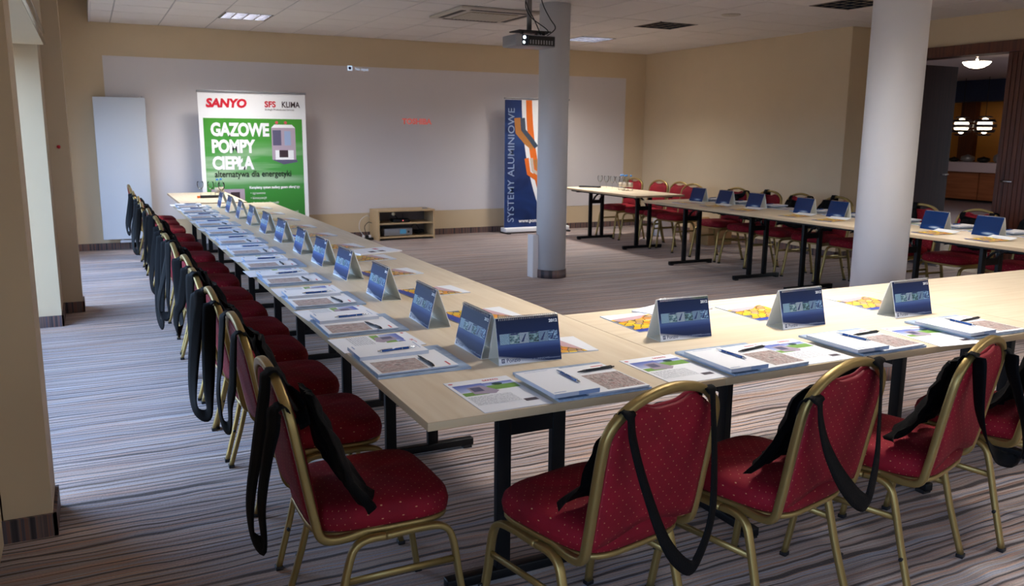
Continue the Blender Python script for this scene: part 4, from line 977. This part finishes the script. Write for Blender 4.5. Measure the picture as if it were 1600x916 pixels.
LB = [(2.53, 1.40, -.1), (3.11, 1.40, .05), (3.68, 1.41, .08), (4.28, 1.40, .1), (4.84, 1.44, .05), (5.42, 1.42, .1), (6.1, 1.42, .1), (6.7, 1.42, .02), (7.3, 1.42, .08), (7.9, 1.42, .0), (8.5, 1.42, .05)]
for i, (y, x, a) in enumerate(LB):
    put('booklet', x, y, T+.0003, -PI/2+a, 'orange glass-roof booklet %s from the near corner in the left row' % ORD[i], 'booklet', 'orange booklets on the left row')
# near row
NX = [(1.165, 1.955, 'leftmost'), (1.79, 1.955, 'second'), (2.35, 1.96, 'third'), (2.93, 1.965, 'rightmost')]
for i, (x, y, nm) in enumerate(NX):
    placeset(x, y, 0, 'at the %s place of the near row' % nm, 'near row', rn, flyer=((-.165, .155, 0) if i < 3 else (-.12, .12, -.12)))
for i, (x, y, a) in enumerate(((1.25, 2.370, -.045), (1.922, 2.42, -.03), (2.47, 2.385, .02), (3.05, 2.35, .02))):
    put('calendar', x, y, T+.0003, a, 'blue desk calendar standing %s in the near row' % ('leftmost', 'second from left', 'third from left', 'rightmost')[i], 'calendar', 'desk calendars on the near row')
for i, (x, y, a) in enumerate(((1.935, 2.725, -.03), (2.50, 2.69, -.05), (3.10, 2.65, -.08))):
    put('booklet', x, y, T+.0003, a, 'orange glass-roof booklet %s in the near row' % ('behind the second calendar', 'behind the third calendar', 'behind the rightmost calendar')[i], 'booklet', 'orange booklets on the near row')
# two white catalogues
for x, y, a, lab in ((1.565, 5.12, .25, 'white catalogue with small dark pictures near the inner edge of the left row'), (2.19, 2.86, .35, 'white catalogue lying half behind the second calendar of the near row')):
    k = MB(); w_, d_, h_ = .21, .30, .008; k.box(-w_/2, -d_/2, 0, w_/2, d_/2, h_, M_paper)
    for q, m in (((-.08, .02, -.03, .06), M_darkp), ((-.08, -.05, -.03, -.01), M_darkp), ((.02, -.06, .07, -.03), M_pinkp)): rq(k, *q, h_+.0004, m)
    o = k.build('catalogue'); o.location = (x, y, T+.0003); o.rotation_euler = (0, 0, PI/2+a); tag(o, lab, 'catalogue')
# right row
for i, y in enumerate((7.72, 7.26, 6.78, 6.10, 5.68, 5.15, 4.61, 4.15, 3.6)):
    nm = 'farthest' if i == 0 else ORD[i]+' from the back'
    put('calendar', 6.235+(.02 if i < 5 else -.05), y, T+.0003, PI/2+rn.uniform(-.06, .06), 'blue-backed desk calendar, %s, right row' % nm, 'calendar', 'desk calendars on the right row')
    placeset(XR1+.01, y-.02, PI/2, 'at place %s, right row' % nm, 'right row', rn, sq=.93)
    put('curl' if i else 'booklet', 5.93+rn.uniform(-.02, .02), y-.17, T+.0005, PI/2+PI+rn.uniform(-.15, .15), 'orange booklet with %s corner, %s, right row' % ('curled white' if i else 'white', nm), 'booklet', 'orange booklets on the right row')

# glasses and bottles on the two head tables
def glass(x, y, lab, grp, z=T):
    k = MB(); k.lathe([(.030, 0), (.030, .003), (.004, .008), (.004, .075), (.012, .085), (.033, .115), (.036, .15), (.031, .175), (.030, .175), (.034, .15), (.031, .116), (.010, .088), (0, .086)], M_glass, n=18)
    o = k.build('wine_glass'); o.location = (x, y, z); tag(o, lab, 'glass', grp)
def bottle(x, y, lab, grp, z=T):
    root = tag(empty('water_bottle', (x, y, z)), lab, 'bottle', grp)
    k = MB(); k.lathe([(.028, 0), (.031, .01), (.030, .06), (.031, .12), (.026, .15), (.012, .185), (.012, .2)], M_glass, n=16); k.build('body', root)
    k = MB(); k.lathe([(.0318, .05), (.0318, .11)], M_arch, n=16); k.build('paper_label', root)
    k = MB(); k.lathe([(.014, .19), (.014, .21), (0, .21)], M_lb2, n=12); k.build('cap', root)
M_lb2 = mat('blue_cap', rgb(60, 130, 200), .4)
for i, (x, y) in enumerate(((1.12, 10.25), (1.22, 10.15), (1.31, 9.95))): glass(x, y, 'wine glass standing %s on the back left table' % ('leftmost', 'in the middle', 'rightmost')[i], 'wine glasses on the back left table')
bottle(1.29, 10.12, 'clear water bottle with blue cap behind the glasses, back left table', None)
bottle(1.34, 10.2, 'clear water bottle with blue cap nearest the green banner, back left table', None)
k = MB(); k.box(-.11, -.035, 0, .11, .035, .03, M_dark, .006); k.box(-.14, -.02, 0, -.11, .02, .025, M_orange); o = k.build('marker_case'); o.location = (1.2, 10.05, T); tag(o, 'black marker case with orange end on the back left table', 'case')
for i, (x, y) in enumerate(((6.42, 10.16), (6.45, 10.04), (6.47, 9.92), (6.49, 9.82))): glass(x, y, 'wine glass %s of four on the back right table' % ('farthest left', 'second', 'third', 'fourth and nearest the bottles')[i], 'wine glasses on the back right table')
for i, (x, y) in enumerate(((6.50, 9.70), (6.44, 9.66), (6.50, 9.62), (6.44, 9.56), (6.50, 9.52))): bottle(x, y, 'water bottle %s of the cluster on the back right table' % ('leftmost', 'second', 'middle', 'fourth', 'rightmost')[i], 'water bottles on the back right table')
k = MB(); k.box(-.15, -.05, 0, .15, .05, .022, M_dark, .005); o = k.build('black_case'); o.location = (6.36, 10.33, T); o.rotation_euler = (0, 0, -.9); tag(o, 'flat black case on the far end of the back right table', 'case')
# boxes on the floor behind the right chairs
root = tag(empty('cardboard_box', (7.55, 9.1, 0)), 'brown cardboard box on the floor behind the back right chairs', 'box')
k = MB(); k.box(-.2, -.2, 0, .2, .2, .28, mat('cardboard', rgb(176, 138, 92), .8), .004); k.build('carton', root)
for s in (-1, 1):
    k = MB(); k.poly([(-.2, s*.2, .28), (.2, s*.2, .28), (.2, s*.3, .33), (-.2, s*.3, .33)], mat('cardboard', rgb(176, 138, 92), .8)); k.build('flap', root)
k = MB(); k.box(-.12, -.1, 0, .12, .1, .3, M_white, .006); o = k.build('white_bin'); o.location = (7.5, 10.1, 0); tag(o, 'white upright bin on the floor behind the back right chairs', 'bin')
# small wall hook on the left pilaster
k = MB(); k.lathe([(.01, 0), (.014, .01), (0, .02)], M_redp, n=10); k.v = [Vector((v.x, -v.z, v.y)) for v in k.v]; o = k.build('wall_button'); o.location = (-.2, 7.56, 1.32); tag(o, 'tiny red button on the far left pilaster', 'button')
